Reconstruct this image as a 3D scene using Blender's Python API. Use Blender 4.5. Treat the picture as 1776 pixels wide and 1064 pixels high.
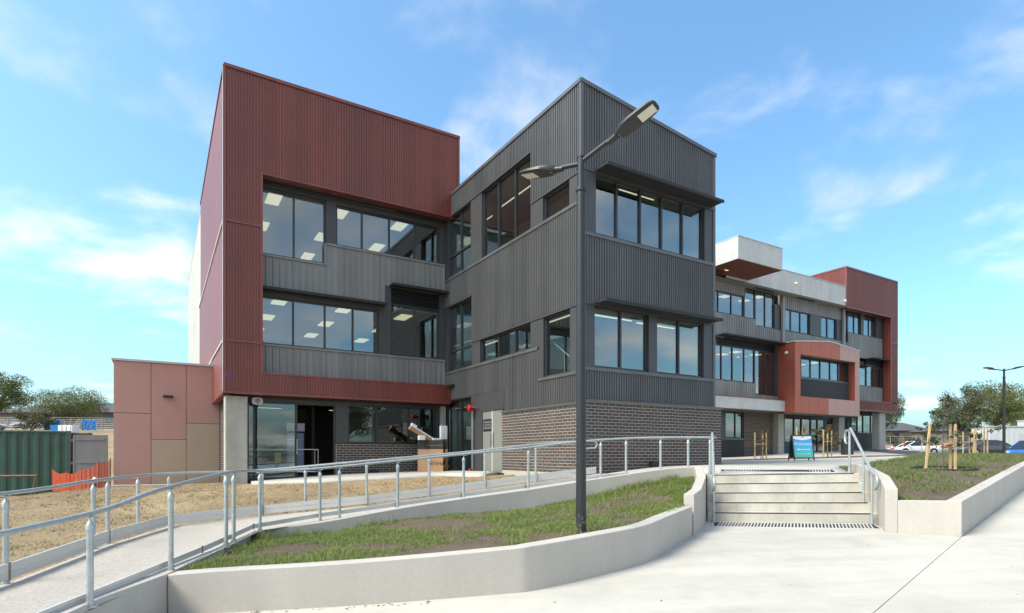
import bpy, math, random
import numpy as np
from mathutils import Vector, Matrix
random.seed(7)
rnd = random.Random(11)
scn = bpy.context.scene
for o in list(bpy.data.objects):
    bpy.data.objects.remove(o)
col = scn.collection
rad = math.radians

# ------------------------------------------------------------------ camera
EYE = 0.55
cd = bpy.data.cameras.new('camera')
cam = bpy.data.objects.new('camera', cd)
col.objects.link(cam)
cam.location = (0, 0, EYE)
cam.rotation_euler = (rad(90), 0, 0)
cd.sensor_width = 36
cd.lens = 36 * 1010 / 1776
cd.shift_y = 256 / 1776
cd.clip_start = 0.05
cd.clip_end = 3000
scn.camera = cam

# ------------------------------------------------------------------ sky and sun
SUN_TO = Vector((-0.80, -0.42, 1.05)).normalized()
world = bpy.data.worlds.new('World')
scn.world = world
world.use_nodes = True
wn = world.node_tree.nodes
wl = world.node_tree.links
wn.clear()
def N(tree, kind, **kw):
    n = tree.nodes.new(kind)
    for k, v in kw.items():
        if k == 'inp':
            for kk, vv in v.items():
                n.inputs[kk].default_value = vv
        else:
            setattr(n, k, v)
    return n
wt = world.node_tree
sky = N(wt, 'ShaderNodeTexSky', sky_type='NISHITA', sun_disc=False)
sky.sun_elevation = math.asin(SUN_TO.z)
sky.sun_rotation = math.atan2(SUN_TO.x, SUN_TO.y)
sky.altitude = 100
sky.air_density = 1.0
sky.dust_density = 2.8
sky.ozone_density = 3.0
tc = N(wt, 'ShaderNodeTexCoord')
sep = N(wt, 'ShaderNodeSeparateXYZ')
wl.new(tc.outputs['Generated'], sep.inputs[0])
addz = N(wt, 'ShaderNodeMath', operation='ADD', inp={1: 0.16})
absz = N(wt, 'ShaderNodeMath', operation='ABSOLUTE')
wl.new(sep.outputs['Z'], absz.inputs[0])
wl.new(absz.outputs[0], addz.inputs[0])
dx = N(wt, 'ShaderNodeMath', operation='DIVIDE')
dy = N(wt, 'ShaderNodeMath', operation='DIVIDE')
wl.new(sep.outputs['X'], dx.inputs[0]); wl.new(addz.outputs[0], dx.inputs[1])
wl.new(sep.outputs['Y'], dy.inputs[0]); wl.new(addz.outputs[0], dy.inputs[1])
cmb = N(wt, 'ShaderNodeCombineXYZ', inp={2: 18.0})
wl.new(dx.outputs[0], cmb.inputs[0]); wl.new(dy.outputs[0], cmb.inputs[1])
cn = N(wt, 'ShaderNodeTexNoise', inp={'Scale': 2.3, 'Detail': 6.0, 'Roughness': 0.52, 'Distortion': 0.25})
wl.new(cmb.outputs[0], cn.inputs['Vector'])
cov = N(wt, 'ShaderNodeMath', operation='MULTIPLY_ADD', inp={1: -0.11, 2: 0.0})   # cloudier towards the south, as the window reflections show
wl.new(sep.outputs['Y'], cov.inputs[0])
cadd = N(wt, 'ShaderNodeMath', operation='ADD')
wl.new(cn.outputs['Fac'], cadd.inputs[0]); wl.new(cov.outputs[0], cadd.inputs[1])
cr = N(wt, 'ShaderNodeValToRGB')
cr.color_ramp.interpolation = 'EASE'
cr.color_ramp.elements[0].position = 0.42; cr.color_ramp.elements[0].color = (0, 0, 0, 1)
cr.color_ramp.elements[1].position = 0.76; cr.color_ramp.elements[1].color = (0.8, 0.8, 0.8, 1)
wl.new(cadd.outputs[0], cr.inputs[0])
cn2 = N(wt, 'ShaderNodeTexNoise', inp={'Scale': 1.1, 'Detail': 4.0, 'Roughness': 0.5})
wl.new(cmb.outputs[0], cn2.inputs['Vector'])
cr2 = N(wt, 'ShaderNodeValToRGB')
cr2.color_ramp.elements[0].position = 0.35; cr2.color_ramp.elements[0].color = (4.1, 3.9, 3.8, 1)
cr2.color_ramp.elements[1].position = 0.65; cr2.color_ramp.elements[1].color = (6.7, 6.3, 5.9, 1)
wl.new(cn2.outputs['Fac'], cr2.inputs[0])
tint = N(wt, 'ShaderNodeMix', data_type='RGBA', blend_type='MULTIPLY')
tint.inputs['Factor'].default_value = 1.0
tint.inputs['B'].default_value = (0.88, 1.17, 1.19, 1)
wl.new(sky.outputs[0], tint.inputs['A'])
mixc = N(wt, 'ShaderNodeMix', data_type='RGBA')
wl.new(cr.outputs[0], mixc.inputs['Factor'])
wl.new(tint.outputs['Result'], mixc.inputs['A'])
wl.new(cr2.outputs[0], mixc.inputs['B'])
bg = N(wt, 'ShaderNodeBackground', inp={'Strength': 0.105})
wl.new(mixc.outputs['Result'], bg.inputs['Color'])
wo = N(wt, 'ShaderNodeOutputWorld')
wl.new(bg.outputs[0], wo.inputs[0])

sd = bpy.data.lights.new('sun', 'SUN')
sd.energy = 1.9
sd.angle = rad(24)
sd.color = (1.0, 0.90, 0.78)
sun = bpy.data.objects.new('sun', sd)
col.objects.link(sun)
sun.rotation_euler = SUN_TO.to_track_quat('Z', 'Y').to_euler()
sun.location = (-20, -10, 30)

scn.view_settings.view_transform = 'Standard'
scn.view_settings.look = 'None'
scn.view_settings.gamma = 1
scn.view_settings.exposure = 1.4
scn.view_settings.use_curve_mapping = False
scn.cycles.max_bounces = 8
scn.cycles.transparent_max_bounces = 24
scn.cycles.caustics_reflective = False
scn.cycles.caustics_refractive = False

# ------------------------------------------------------------------ materials
def mat(name, color, rough=0.6, metal=0.0, spec=0.5, noise=None, bump=None, coat=0.0):
    """noise=(scale, amount, [second colour]); bump=(scale, strength)"""
    m = bpy.data.materials.new(name)
    m.use_nodes = True
    t = m.node_tree
    b = t.nodes['Principled BSDF']
    b.inputs['Base Color'].default_value = (*color, 1)
    b.inputs['Roughness'].default_value = rough
    b.inputs['Metallic'].default_value = metal
    b.inputs['Specular IOR Level'].default_value = spec
    b.inputs['Coat Weight'].default_value = coat
    b.inputs['Coat Roughness'].default_value = 0.30 if rough > .35 else 0.04
    if noise or bump:
        co = N(t, 'ShaderNodeTexCoord')
    if noise:
        sc, am = noise[0], noise[1]
        nz = N(t, 'ShaderNodeTexNoise', inp={'Scale': sc, 'Detail': 6.0, 'Roughness': 0.65})
        t.links.new(co.outputs['Object'], nz.inputs['Vector'])
        rp = N(t, 'ShaderNodeValToRGB')
        c2 = noise[2] if len(noise) > 2 else tuple(c * (1 - am) for c in color)
        c1 = color if len(noise) > 2 else tuple(min(1, c * (1 + am)) for c in color)
        lo = noise[3] if len(noise) > 3 else 0.3
        hi = noise[4] if len(noise) > 4 else 0.7
        rp.color_ramp.elements[0].position = lo; rp.color_ramp.elements[0].color = (*c2, 1)
        rp.color_ramp.elements[1].position = hi; rp.color_ramp.elements[1].color = (*c1, 1)
        t.links.new(nz.outputs['Fac'], rp.inputs[0])
        t.links.new(rp.outputs[0], b.inputs['Base Color'])
    if bump:
        nb = N(t, 'ShaderNodeTexNoise', inp={'Scale': bump[0], 'Detail': 4.0})
        t.links.new(co.outputs['Object'], nb.inputs['Vector'])
        bp = N(t, 'ShaderNodeBump', inp={'Strength': bump[1], 'Distance': 0.02})
        t.links.new(nb.outputs['Fac'], bp.inputs['Height'])
        t.links.new(bp.outputs[0], b.inputs['Normal'])
    return m

def layered(name, cols, scales, rough=0.9, bump=None, speck=None):
    """cols: three colours mixed by two noises"""
    m = mat(name, cols[0], rough, spec=0.3)
    t = m.node_tree
    b = t.nodes['Principled BSDF']
    co = N(t, 'ShaderNodeTexCoord')
    n1 = N(t, 'ShaderNodeTexNoise', inp={'Scale': scales[0], 'Detail': 8.0, 'Roughness': 0.7})
    n2 = N(t, 'ShaderNodeTexNoise', inp={'Scale': scales[1], 'Detail': 8.0, 'Roughness': 0.75})
    for n in (n1, n2):
        t.links.new(co.outputs['Object'], n.inputs['Vector'])
    r1 = N(t, 'ShaderNodeValToRGB'); r2 = N(t, 'ShaderNodeValToRGB')
    for r, lo, hi in ((r1, 0.38, 0.62), (r2, 0.36, 0.64)):
        r.color_ramp.elements[0].position = lo; r.color_ramp.elements[1].position = hi
    t.links.new(n1.outputs['Fac'], r1.inputs[0]); t.links.new(n2.outputs['Fac'], r2.inputs[0])
    ma = N(t, 'ShaderNodeMix', data_type='RGBA'); mb = N(t, 'ShaderNodeMix', data_type='RGBA')
    ma.inputs['A'].default_value = (*cols[0], 1); ma.inputs['B'].default_value = (*cols[1], 1)
    t.links.new(r1.outputs[0], ma.inputs['Factor'])
    t.links.new(ma.outputs['Result'], mb.inputs['A']); mb.inputs['B'].default_value = (*cols[2], 1)
    mlt = N(t, 'ShaderNodeMath', operation='MULTIPLY', inp={1: 0.75})
    t.links.new(r2.outputs[0], mlt.inputs[0])
    t.links.new(mlt.outputs[0], mb.inputs['Factor'])
    t.links.new(mb.outputs['Result'], b.inputs['Base Color'])
    if bump:
        nb = N(t, 'ShaderNodeTexNoise', inp={'Scale': bump[0], 'Detail': 6.0, 'Roughness': 0.7})
        t.links.new(co.outputs['Object'], nb.inputs['Vector'])
        bp = N(t, 'ShaderNodeBump', inp={'Strength': bump[1], 'Distance': bump[2] if len(bump) > 2 else 0.02})
        t.links.new(nb.outputs['Fac'], bp.inputs['Height'])
        t.links.new(bp.outputs[0], b.inputs['Normal'])
    return m

def glass_mat(name, tint, ior, rough=0.0):
    """ior here: reflectance of one face seen straight on"""
    m = bpy.data.materials.new(name); m.use_nodes = True
    t = m.node_tree; t.nodes.clear()
    tr = N(t, 'ShaderNodeBsdfTransparent'); tr.inputs[0].default_value = (*tint, 1)
    gl = N(t, 'ShaderNodeBsdfGlossy'); gl.inputs['Roughness'].default_value = rough
    gl.inputs['Color'].default_value = (0.92, 0.96, 1.0, 1)
    lw = N(t, 'ShaderNodeLayerWeight', inp={'Blend': 0.5})
    pw_ = N(t, 'ShaderNodeMath', operation='POWER', inp={1: 4.0}); t.links.new(lw.outputs['Facing'], pw_.inputs[0])
    fr = N(t, 'ShaderNodeMath', operation='MULTIPLY_ADD', inp={1: 1-ior, 2: ior}); t.links.new(pw_.outputs[0], fr.inputs[0])
    mx = N(t, 'ShaderNodeMixShader')
    t.links.new(fr.outputs[0], mx.inputs[0]); t.links.new(tr.outputs[0], mx.inputs[1]); t.links.new(gl.outputs[0], mx.inputs[2])
    ou = N(t, 'ShaderNodeOutputMaterial'); t.links.new(mx.outputs[0], ou.inputs[0])
    return m

def emit_mat(name, color, strength):
    m = mat(name, color, 0.5)
    b = m.node_tree.nodes['Principled BSDF']
    b.inputs['Emission Color'].default_value = (*color, 1)
    b.inputs['Emission Strength'].default_value = strength
    return m

def random_tone(m, amount, islands=True, hue=None):
    """vary a material's colour from piece to piece"""
    t = m.node_tree; b = t.nodes['Principled BSDF']
    oi = N(t, 'ShaderNodeObjectInfo'); gi = N(t, 'ShaderNodeNewGeometry')
    ad = N(t, 'ShaderNodeMath', operation='ADD'); fr = N(t, 'ShaderNodeMath', operation='FRACT')
    t.links.new(oi.outputs['Random'], ad.inputs[0]); t.links.new(gi.outputs['Random Per Island'], ad.inputs[1])
    t.links.new(ad.outputs[0], fr.inputs[0])
    rp = N(t, 'ShaderNodeValToRGB')
    rp.color_ramp.interpolation = 'LINEAR'
    els = rp.color_ramp.elements
    els[0].position = 0.0; els[0].color = (*hue[0], 1)
    els[1].position = 1.0; els[1].color = (*hue[-1], 1)
    for i, c in enumerate(hue[1:-1]):
        e = els.new((i + 1) / (len(hue) - 1)); e.color = (*c, 1)
    t.links.new(fr.outputs[0], rp.inputs[0])
    old = b.inputs['Base Color'].links
    mm = N(t, 'ShaderNodeMix', data_type='RGBA', blend_type='MULTIPLY')
    mm.inputs['Factor'].default_value = 1.0
    if old:
        t.links.new(old[0].from_socket, mm.inputs['A'])
    else:
        mm.inputs['A'].default_value = b.inputs['Base Color'].default_value
    t.links.new(rp.outputs[0], mm.inputs['B'])
    t.links.new(mm.outputs['Result'], b.inputs['Base Color'])
    return m

M = {}
M['red'] = mat('maroon_sheet', (0.185, 0.045, 0.032), 0.42, spec=.35, noise=(0.7, 0.10), coat=0.45)
M['charcoal'] = mat('charcoal_sheet', (0.088, 0.087, 0.088), 0.42, noise=(0.8, 0.10), coat=0.25)
M['char_flat'] = mat('charcoal_flat_panel', (0.054, 0.053, 0.055), 0.45, noise=(1.2, 0.08))
M['grey'] = mat('grey_sheet', (0.225, 0.22, 0.21), 0.5, noise=(0.8, 0.08))
M['frame'] = mat('charcoal_frame', (0.030, 0.030, 0.033), 0.4)
M['black'] = mat('black_metal', (0.012, 0.012, 0.013), 0.5)
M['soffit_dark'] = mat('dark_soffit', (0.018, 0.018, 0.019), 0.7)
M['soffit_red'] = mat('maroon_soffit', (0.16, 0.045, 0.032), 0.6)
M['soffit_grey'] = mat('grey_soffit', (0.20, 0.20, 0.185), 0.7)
M['white_fc'] = mat('white_cement_sheet', (0.50, 0.50, 0.475), 0.75, noise=(2.2, 0.07), bump=(40, 0.05))
M['pink'] = mat('dusty_pink_panel', (0.48, 0.275, 0.232), 0.7, noise=(1.6, 0.04), bump=(60, 0.05))
M['tan'] = mat('tan_panel', (0.45, 0.34, 0.245), 0.7, noise=(1.6, 0.04), bump=(60, 0.05))
M['orange'] = mat('terracotta_panel', (0.40, 0.118, 0.072), 0.6, noise=(1.6, 0.05))
M['orange2'] = mat('rust_red_panel', (0.30, 0.075, 0.045), 0.6, noise=(1.6, 0.05))
M['salmon'] = mat('salmon_panel', (0.47, 0.28, 0.235), 0.6, noise=(1.6, 0.05))
M['gap'] = mat('dark_joint', (0.03, 0.018, 0.016), 0.8)
M['conc'] = mat('precast_concrete', (0.42, 0.40, 0.35), 0.85, noise=(3.0, 0.10), bump=(30, 0.1))
M['mortar'] = mat('pale_mortar', (0.42, 0.38, 0.325), 0.95, noise=(30, 0.15))
M['brick'] = random_tone(mat('dark_brick', (1, 1, 1), 0.72, noise=(9, 0.16), bump=(50, 0.25)), 0.3,
    hue=[(0.058, 0.048, 0.047), (0.075, 0.056, 0.052), (0.05, 0.048, 0.052), (0.088, 0.056, 0.047), (0.062, 0.055, 0.055), (0.065, 0.051, 0.049), (0.11, 0.062, 0.046), (0.053, 0.048, 0.05)])
M['glass'] = glass_mat('window_glass', (0.80, 0.88, 0.85), 0.15)
M['glass_clear'] = glass_mat('clear_glass', (0.85, 0.92, 0.89), 0.10)
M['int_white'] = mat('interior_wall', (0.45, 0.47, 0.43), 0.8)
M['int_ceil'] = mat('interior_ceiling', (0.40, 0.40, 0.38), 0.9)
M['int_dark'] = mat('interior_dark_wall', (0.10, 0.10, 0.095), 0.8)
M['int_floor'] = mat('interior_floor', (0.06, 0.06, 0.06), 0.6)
M['light'] = emit_mat('ceiling_light_lens', (1.0, 0.82, 0.56), 0.36)
M['strip'] = emit_mat('linear_light_lens', (1.0, 0.84, 0.58), 0.45)
M['galv'] = mat('galvanised_steel', (0.42, 0.45, 0.445), 0.45, 0.5, noise=(14, 0.14))
M['alu'] = mat('aluminium_edge_board', (0.60, 0.58, 0.545), 0.45, 0.25, noise=(6, 0.06))
M['render_wall'] = mat('painted_garden_wall', (0.445, 0.407, 0.360), 0.8, noise=(1.3, 0.05), bump=(45, 0.05))
M['kerb_top'] = M['render_wall']
def streaked(name, c1, c2, c3):
    m = layered(name, [c1, c2, c3], [0.5, 2.3], 0.85, bump=(60, 0.10))
    return m
M['pave'] = streaked('pale_concrete_paving', (0.455, 0.43, 0.385), (0.40, 0.375, 0.33), (0.475, 0.445, 0.385))
M['path'] = layered('grey_concrete_path', [(0.46, 0.435, 0.385), (0.40, 0.37, 0.32), (0.49, 0.46, 0.41)], [0.6, 3.0], 0.85, bump=(50, 0.12))
M['aggregate'] = layered('exposed_aggregate', [(0.44, 0.395, 0.34), (0.27, 0.235, 0.20), (0.50, 0.455, 0.40)], [22, 75], 0.9, bump=(70, 0.4))
M['step'] = layered('stair_concrete', [(0.50, 0.47, 0.40), (0.42, 0.385, 0.315), (0.53, 0.505, 0.45)], [1.6, 7.0], 0.85, bump=(60, 0.15))
M['dry'] = layered('dry_lawn_ground', [(0.31, 0.23, 0.13), (0.40, 0.305, 0.18), (0.19, 0.135, 0.08)], [0.5, 5.0], 0.95, bump=(25, 0.7, 0.05))
M['soil'] = layered('bed_soil', [(0.145, 0.103, 0.075), (0.19, 0.14, 0.10), (0.09, 0.064, 0.048)], [1.2, 16.0], 0.95, bump=(30, 0.8, 0.05))
M['asphalt'] = layered('car_park_asphalt', [(0.075, 0.075, 0.075), (0.09, 0.088, 0.085), (0.06, 0.06, 0.06)], [0.5, 8], 0.9)
M['white'] = mat('white_paint', (0.72, 0.72, 0.70), 0.5, noise=(2, 0.05))
M['foam'] = mat('white_foam', (0.80, 0.80, 0.79), 0.8)
M['card'] = mat('brown_cardboard', (0.40, 0.235, 0.125), 0.85, noise=(5, 0.06))
M['cardblack'] = mat('black_print', (0.014, 0.014, 0.014), 0.6)
M['timber'] = mat('pine_stake', (0.55, 0.39, 0.215), 0.8, noise=(9, 0.15))
M['steel_dark'] = mat('dark_powder_coat', (0.018, 0.018, 0.020), 0.45, noise=(5, 0.12))
M['lens'] = mat('lamp_lens', (0.62, 0.60, 0.52), 0.35, noise=(8, 0.05))
M['door_grey'] = mat('grey_door', (0.20, 0.20, 0.18), 0.5)
M['chrome'] = mat('bright_steel', (0.6, 0.6, 0.6), 0.25, 0.9)
M['redpaint'] = mat('red_enamel', (0.45, 0.015, 0.018), 0.35)
M['sillwhite'] = mat('pale_flashing', (0.50, 0.50, 0.49), 0.5)

def weather(m, scale, lo, hi, detail=4.0, p0=.35, p1=.65, rough=0.0):
    """multiply the colour by a stretched noise: streaks, sheet-to-sheet tone, stains"""
    t = m.node_tree; b = t.nodes['Principled BSDF']
    co = N(t, 'ShaderNodeTexCoord'); mp = N(t, 'ShaderNodeMapping'); mp.inputs['Scale'].default_value = scale
    nz = N(t, 'ShaderNodeTexNoise', inp={'Scale': 1.0, 'Detail': detail, 'Roughness': 0.6})
    t.links.new(co.outputs['Object'], mp.inputs[0]); t.links.new(mp.outputs[0], nz.inputs['Vector'])
    rp = N(t, 'ShaderNodeValToRGB'); e = rp.color_ramp.elements
    e[0].position = p0; e[0].color = (lo, lo, lo, 1); e[1].position = p1; e[1].color = (hi, hi, hi, 1)
    t.links.new(nz.outputs['Fac'], rp.inputs[0])
    mm = N(t, 'ShaderNodeMix', data_type='RGBA', blend_type='MULTIPLY'); mm.inputs['Factor'].default_value = 1.0
    old = b.inputs['Base Color'].links
    if old: t.links.new(old[0].from_socket, mm.inputs['A'])
    else: mm.inputs['A'].default_value = b.inputs['Base Color'].default_value
    t.links.new(rp.outputs[0], mm.inputs['B']); t.links.new(mm.outputs['Result'], b.inputs['Base Color'])
    if rough:
        mr_ = N(t, 'ShaderNodeMapRange', inp={'To Min': b.inputs['Roughness'].default_value-rough, 'To Max': b.inputs['Roughness'].default_value+rough})
        t.links.new(nz.outputs['Fac'], mr_.inputs['Value']); t.links.new(mr_.outputs[0], b.inputs['Roughness'])
for k_ in ('red', 'charcoal', 'grey'):
    weather(M[k_], (1.25, 1.25, .03), .86, 1.12, 2.0, rough=.10); weather(M[k_], (9, 9, .05), .94, 1.05, 2.0)
weather(M['render_wall'], (3.5, 3.5, .25), .965, 1.02, 5.0); weather(M['render_wall'], (.6, .6, .6), .96, 1.03, 3.0); weather(M['render_wall'], (26, 26, 26), .96, 1.03, 3.0)
weather(M['pave'], (.35, 2.6, 1), .92, 1.04, 6.0); weather(M['pave'], (.9, .6, 1), .90, 1.03, 7.0, .28, .5)
weather(M['step'], (2.5, 2.5, .6), .84, 1.05, 6.0); weather(M['conc'], (2.5, 2.5, .3), .86, 1.05, 6.0)
weather(M['white_fc'], (1.6, 1.6, .3), .92, 1.04, 6.0); weather(M['dry'], (.22, .22, 1), .78, 1.12, 5.0); weather(M['path'], (.5, .5, 1), .9, 1.05, 6.0)
weather(M['card'], (3, 3, 3), .93, 1.04)

# ------------------------------------------------------------------ mesh builder
class MB:
    def __init__(s):
        s.v = []; s.f = []
    def quad(s, a, b, c, d):
        n = len(s.v); s.v += [tuple(a), tuple(b), tuple(c), tuple(d)]; s.f.append((n, n+1, n+2, n+3)); return s
    def tri(s, a, b, c):
        n = len(s.v); s.v += [tuple(a), tuple(b), tuple(c)]; s.f.append((n, n+1, n+2)); return s
    def box(s, x0, x1, y0, y1, z0, z1):
        if x0 > x1: x0, x1 = x1, x0
        if y0 > y1: y0, y1 = y1, y0
        if z0 > z1: z0, z1 = z1, z0
        return s.hexa([(x0,y0,z0),(x1,y0,z0),(x1,y1,z0),(x0,y1,z0),(x0,y0,z1),(x1,y0,z1),(x1,y1,z1),(x0,y1,z1)])
    def hexa(s, p):
        n = len(s.v); s.v += [tuple(q) for q in p]
        for f in ((3,2,1,0),(4,5,6,7),(0,1,5,4),(1,2,6,5),(2,3,7,6),(3,0,4,7)):
            s.f.append(tuple(n+i for i in f))
        return s
    def prism(s, poly, z0, z1):
        """poly in xy (counter-clockwise); z0, z1 numbers or lists"""
        k = len(poly); n = len(s.v)
        Z0 = z0 if isinstance(z0, (list, tuple)) else [z0]*k
        Z1 = z1 if isinstance(z1, (list, tuple)) else [z1]*k
        s.v += [(p[0], p[1], z) for p, z in zip(poly, Z0)] + [(p[0], p[1], z) for p, z in zip(poly, Z1)]
        s.f.append(tuple(n+i for i in reversed(range(k)))); s.f.append(tuple(n+k+i for i in range(k)))
        for i in range(k):
            j = (i+1) % k
            s.f.append((n+i, n+j, n+k+j, n+k+i))
        return s
    def extrude(s, poly, a, b):
        """poly: 3D points, swept by the vector from a to b"""
        d = Vector(b) - Vector(a); k = len(poly); n = len(s.v)
        s.v += [tuple(Vector(p)) for p in poly] + [tuple(Vector(p)+d) for p in poly]
        s.f.append(tuple(n+i for i in reversed(range(k)))); s.f.append(tuple(n+k+i for i in range(k)))
        for i in range(k):
            j = (i+1) % k
            s.f.append((n+i, n+j, n+k+j, n+k+i))
        return s
    def tube(s, pts, r, n=10, cap=True):
        pts = [Vector(p) for p in pts]; R = r if isinstance(r, (list, tuple)) else [r]*len(pts)
        base = len(s.v); up = None
        for i, p in enumerate(pts):
            if i == 0: d = pts[1]-p
            elif i == len(pts)-1: d = p-pts[-2]
            else: d = (pts[i+1]-p).normalized()+(p-pts[i-1]).normalized()
            d.normalize()
            if up is None:
                ref = Vector((0,0,1)) if abs(d.z) < 0.9 else Vector((1,0,0))
                up = (ref - d*ref.dot(d)).normalized()
            else:
                up = (up - d*up.dot(d))
                up = up.normalized() if up.length > 1e-6 else Vector((1,0,0))
            sd_ = d.cross(up)
            for k in range(n):
                a = 2*math.pi*k/n
                s.v.append(tuple(p + (up*math.cos(a)+sd_*math.sin(a))*R[i]))
        for i in range(len(pts)-1):
            for k in range(n):
                k2 = (k+1) % n
                s.f.append((base+i*n+k, base+i*n+k2, base+(i+1)*n+k2, base+(i+1)*n+k))
        if cap:
            s.f.append(tuple(base+k for k in reversed(range(n))))
            s.f.append(tuple(base+(len(pts)-1)*n+k for k in range(n)))
        return s
    def lathe(s, prof, n=16, o=(0,0,0), axis='z'):
        base = len(s.v)
        for r, h in prof:
            for k in range(n):
                a = 2*math.pi*k/n; c, d = r*math.cos(a), r*math.sin(a)
                if axis == 'z': q = (c, d, h)
                elif axis == 'y': q = (c, h, d)
                else: q = (h, c, d)
                s.v.append((o[0]+q[0], o[1]+q[1], o[2]+q[2]))
        for i in range(len(prof)-1):
            for k in range(n):
                k2 = (k+1) % n
                s.f.append((base+i*n+k, base+i*n+k2, base+(i+1)*n+k2, base+(i+1)*n+k))
        s.f.append(tuple(base+k for k in reversed(range(n)))); s.f.append(tuple(base+(len(prof)-1)*n+k for k in range(n)))
        return s
    def loft(s, secs, cap=True):
        base = len(s.v); k = len(secs[0])
        for sec in secs: s.v += [tuple(p) for p in sec]
        for i in range(len(secs)-1):
            for j in range(k):
                j2 = (j+1) % k
                s.f.append((base+i*k+j, base+i*k+j2, base+(i+1)*k+j2, base+(i+1)*k+j))
        if cap:
            s.f.append(tuple(base+j for j in reversed(range(k)))); s.f.append(tuple(base+(len(secs)-1)*k+j for j in range(k)))
        return s
    def sheet(s, rows):
        base = len(s.v); k = len(rows[0])
        for r in rows: s.v += [tuple(p) for p in r]
        for i in range(len(rows)-1):
            for j in range(k-1):
                s.f.append((base+i*k+j, base+i*k+j+1, base+(i+1)*k+j+1, base+(i+1)*k+j))
        return s
    def mesh(s, name, m):
        me = bpy.data.meshes.new(name)
        me.from_pydata(s.v, [], s.f)
        me.update()
        for mm in (m if isinstance(m, (list, tuple)) else [m]):
            me.materials.append(M[mm] if isinstance(mm, str) else mm)
        return me
    def build(s, name, m, parent=None, smooth=False, bevel=0, fix=True):
        me = s.mesh(name, m)
        if fix:
            import bmesh
            bm = bmesh.new(); bm.from_mesh(me)
            bmesh.ops.recalc_face_normals(bm, faces=bm.faces)
            bm.to_mesh(me); bm.free()
        if smooth:
            me.polygons.foreach_set('use_smooth', [True]*len(me.polygons))
            if smooth != 'all':
                me.set_sharp_from_angle(angle=rad(38))
        o = bpy.data.objects.new(name, me)
        col.objects.link(o)
        if parent: o.parent = parent
        if bevel:
            bv = o.modifiers.new('bevel', 'BEVEL'); bv.width = bevel; bv.segments = 2; bv.limit_method = 'ANGLE'
        return o

def inst(o_or_me, name, parent=None, loc=(0,0,0), rot=(0,0,0), scale=(1,1,1)):
    me = o_or_me.data if hasattr(o_or_me, 'data') else o_or_me
    o = bpy.data.objects.new(name, me); col.objects.link(o)
    o.location = loc; o.rotation_euler = rot; o.scale = scale
    if parent: o.parent = parent
    return o
def tag(o, label=None, cat=None, group=None, kind=None):
    if label: o['label'] = label
    if cat: o['category'] = cat
    if group: o['group'] = group
    if kind: o['kind'] = kind
    return o
def thing(name, label, cat, loc=(0,0,0), rz=0, group=None):
    o = bpy.data.objects.new(name, None); col.objects.link(o)
    o.empty_display_size = 0.2; o.location = loc; o.rotation_euler = (0,0,rz)
    return tag(o, label, cat, group)
def copy_tree(o, parent=None):
    kids = list(o.children)
    c = o.copy(); col.objects.link(c); c.parent = parent
    for k in kids: copy_tree(k, c)
    return c
def text_mesh(body, size, m, shear=0.0, depth=0.0, align='CENTER', spacing=1.0):
    cu = bpy.data.curves.new('lettering', 'FONT'); cu.body = body; cu.size = size; cu.shear = shear
    cu.align_x = align; cu.align_y = 'CENTER'; cu.extrude = depth; cu.space_character = spacing; cu.space_line = 0.95
    ob = bpy.data.objects.new('lettering_tmp', cu); col.objects.link(ob)
    dg = bpy.context.evaluated_depsgraph_get(); dg.update()
    me = bpy.data.meshes.new_from_object(ob.evaluated_get(dg))
    bpy.data.objects.remove(ob); bpy.data.curves.remove(cu)
    me.materials.clear(); me.materials.append(M[m] if isinstance(m, str) else m)
    return me
# ------------------------------------------------------------------ the building's own grid: u along the street front, v away from it
CX, CY = 1.806, 15.2
AZ = rad(31.25)
UX, UY = math.cos(AZ), math.sin(AZ)
def W(u, v, z=0.0):
    return (CX + u*UX - v*UY, CY + u*UY + v*UX, z)

# ------------------------------------------------------------------ ground heights
ctrl = [(-5.0,5.75,-.75),(-5.5,7.9,-.70),(-5.8,9.6,-.69),(-4.68,11.2,-.64),(-2.9,11.6,-.49),(-1.77,12.3,-.375),(-.61,13.1,-.26),(.52,13.5,-.12),(2,14.2,.04),
 (4.2,12.6,.11),(7.2,12.0,.16),(11.4,23,.28),(11.2,27,.31),(14.5,27,.38),(15,30,.45),(19,33,.5),(8.7,15.5,.17),
 (6.3,10.4,-.17),(6.9,9.3,-.18),(9.9,12.3,.03),(13.2,15.4,.21),(18,20,.42),(23,25,.50),(13.3,20,.36),(19,26,.48),
 (26,30,.40),(30.5,36,.10),(34,40,.08),(40,60,.45),(30,55,.6),(60,60,.6),(50,30,.1),(50,90,1.6),(80,150,4.0),(150,300,9.5),(0,300,9.5),(-150,300,12),(300,300,9),
 (-13.4,19.6,-.5),(-10.4,21,-.46),(-16.5,21.5,-.92),(-23,22.5,-.98),(-12,12,-.80),(-15,8,-.98),(-12,4,-1.05),(-8,9,-.76),(-30,20,-1.0),
 (-30,40,.35),(-49,70,3.0),(-60,70,3.2),(-75,100,5.0),(-50,100,5.0),(-120,100,5.5),(-80,40,0.5),(-60,0,-1.6),(-20,-20,-1.6),(10,-30,-1.5),(60,-20,-.5),(-10,150,6.0)]
for (u, v, z) in [(-7.7,8.43,-.38),(-4.1,8.43,-.18),(-.2,8.43,-.10),(0,4.1,-.03),(0,.2,.02),(5.4,0,.22),(20.8,12,.36),(26,12,.60),(33,12,.80),(38.6,10.6,.90),(-7.9,33,-.2),(15,20,.4),(38,25,.9),(-7.7,16,-.45)]:
    x, y, _ = W(u, v); ctrl.append((x, y, z))
CP = np.array(ctrl)
def _phi(d2): return 0.5*d2*np.log(d2+1e-9)
_n = len(CP)
_d2 = ((CP[:,None,:2]-CP[None,:,:2])**2).sum(2)
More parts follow.
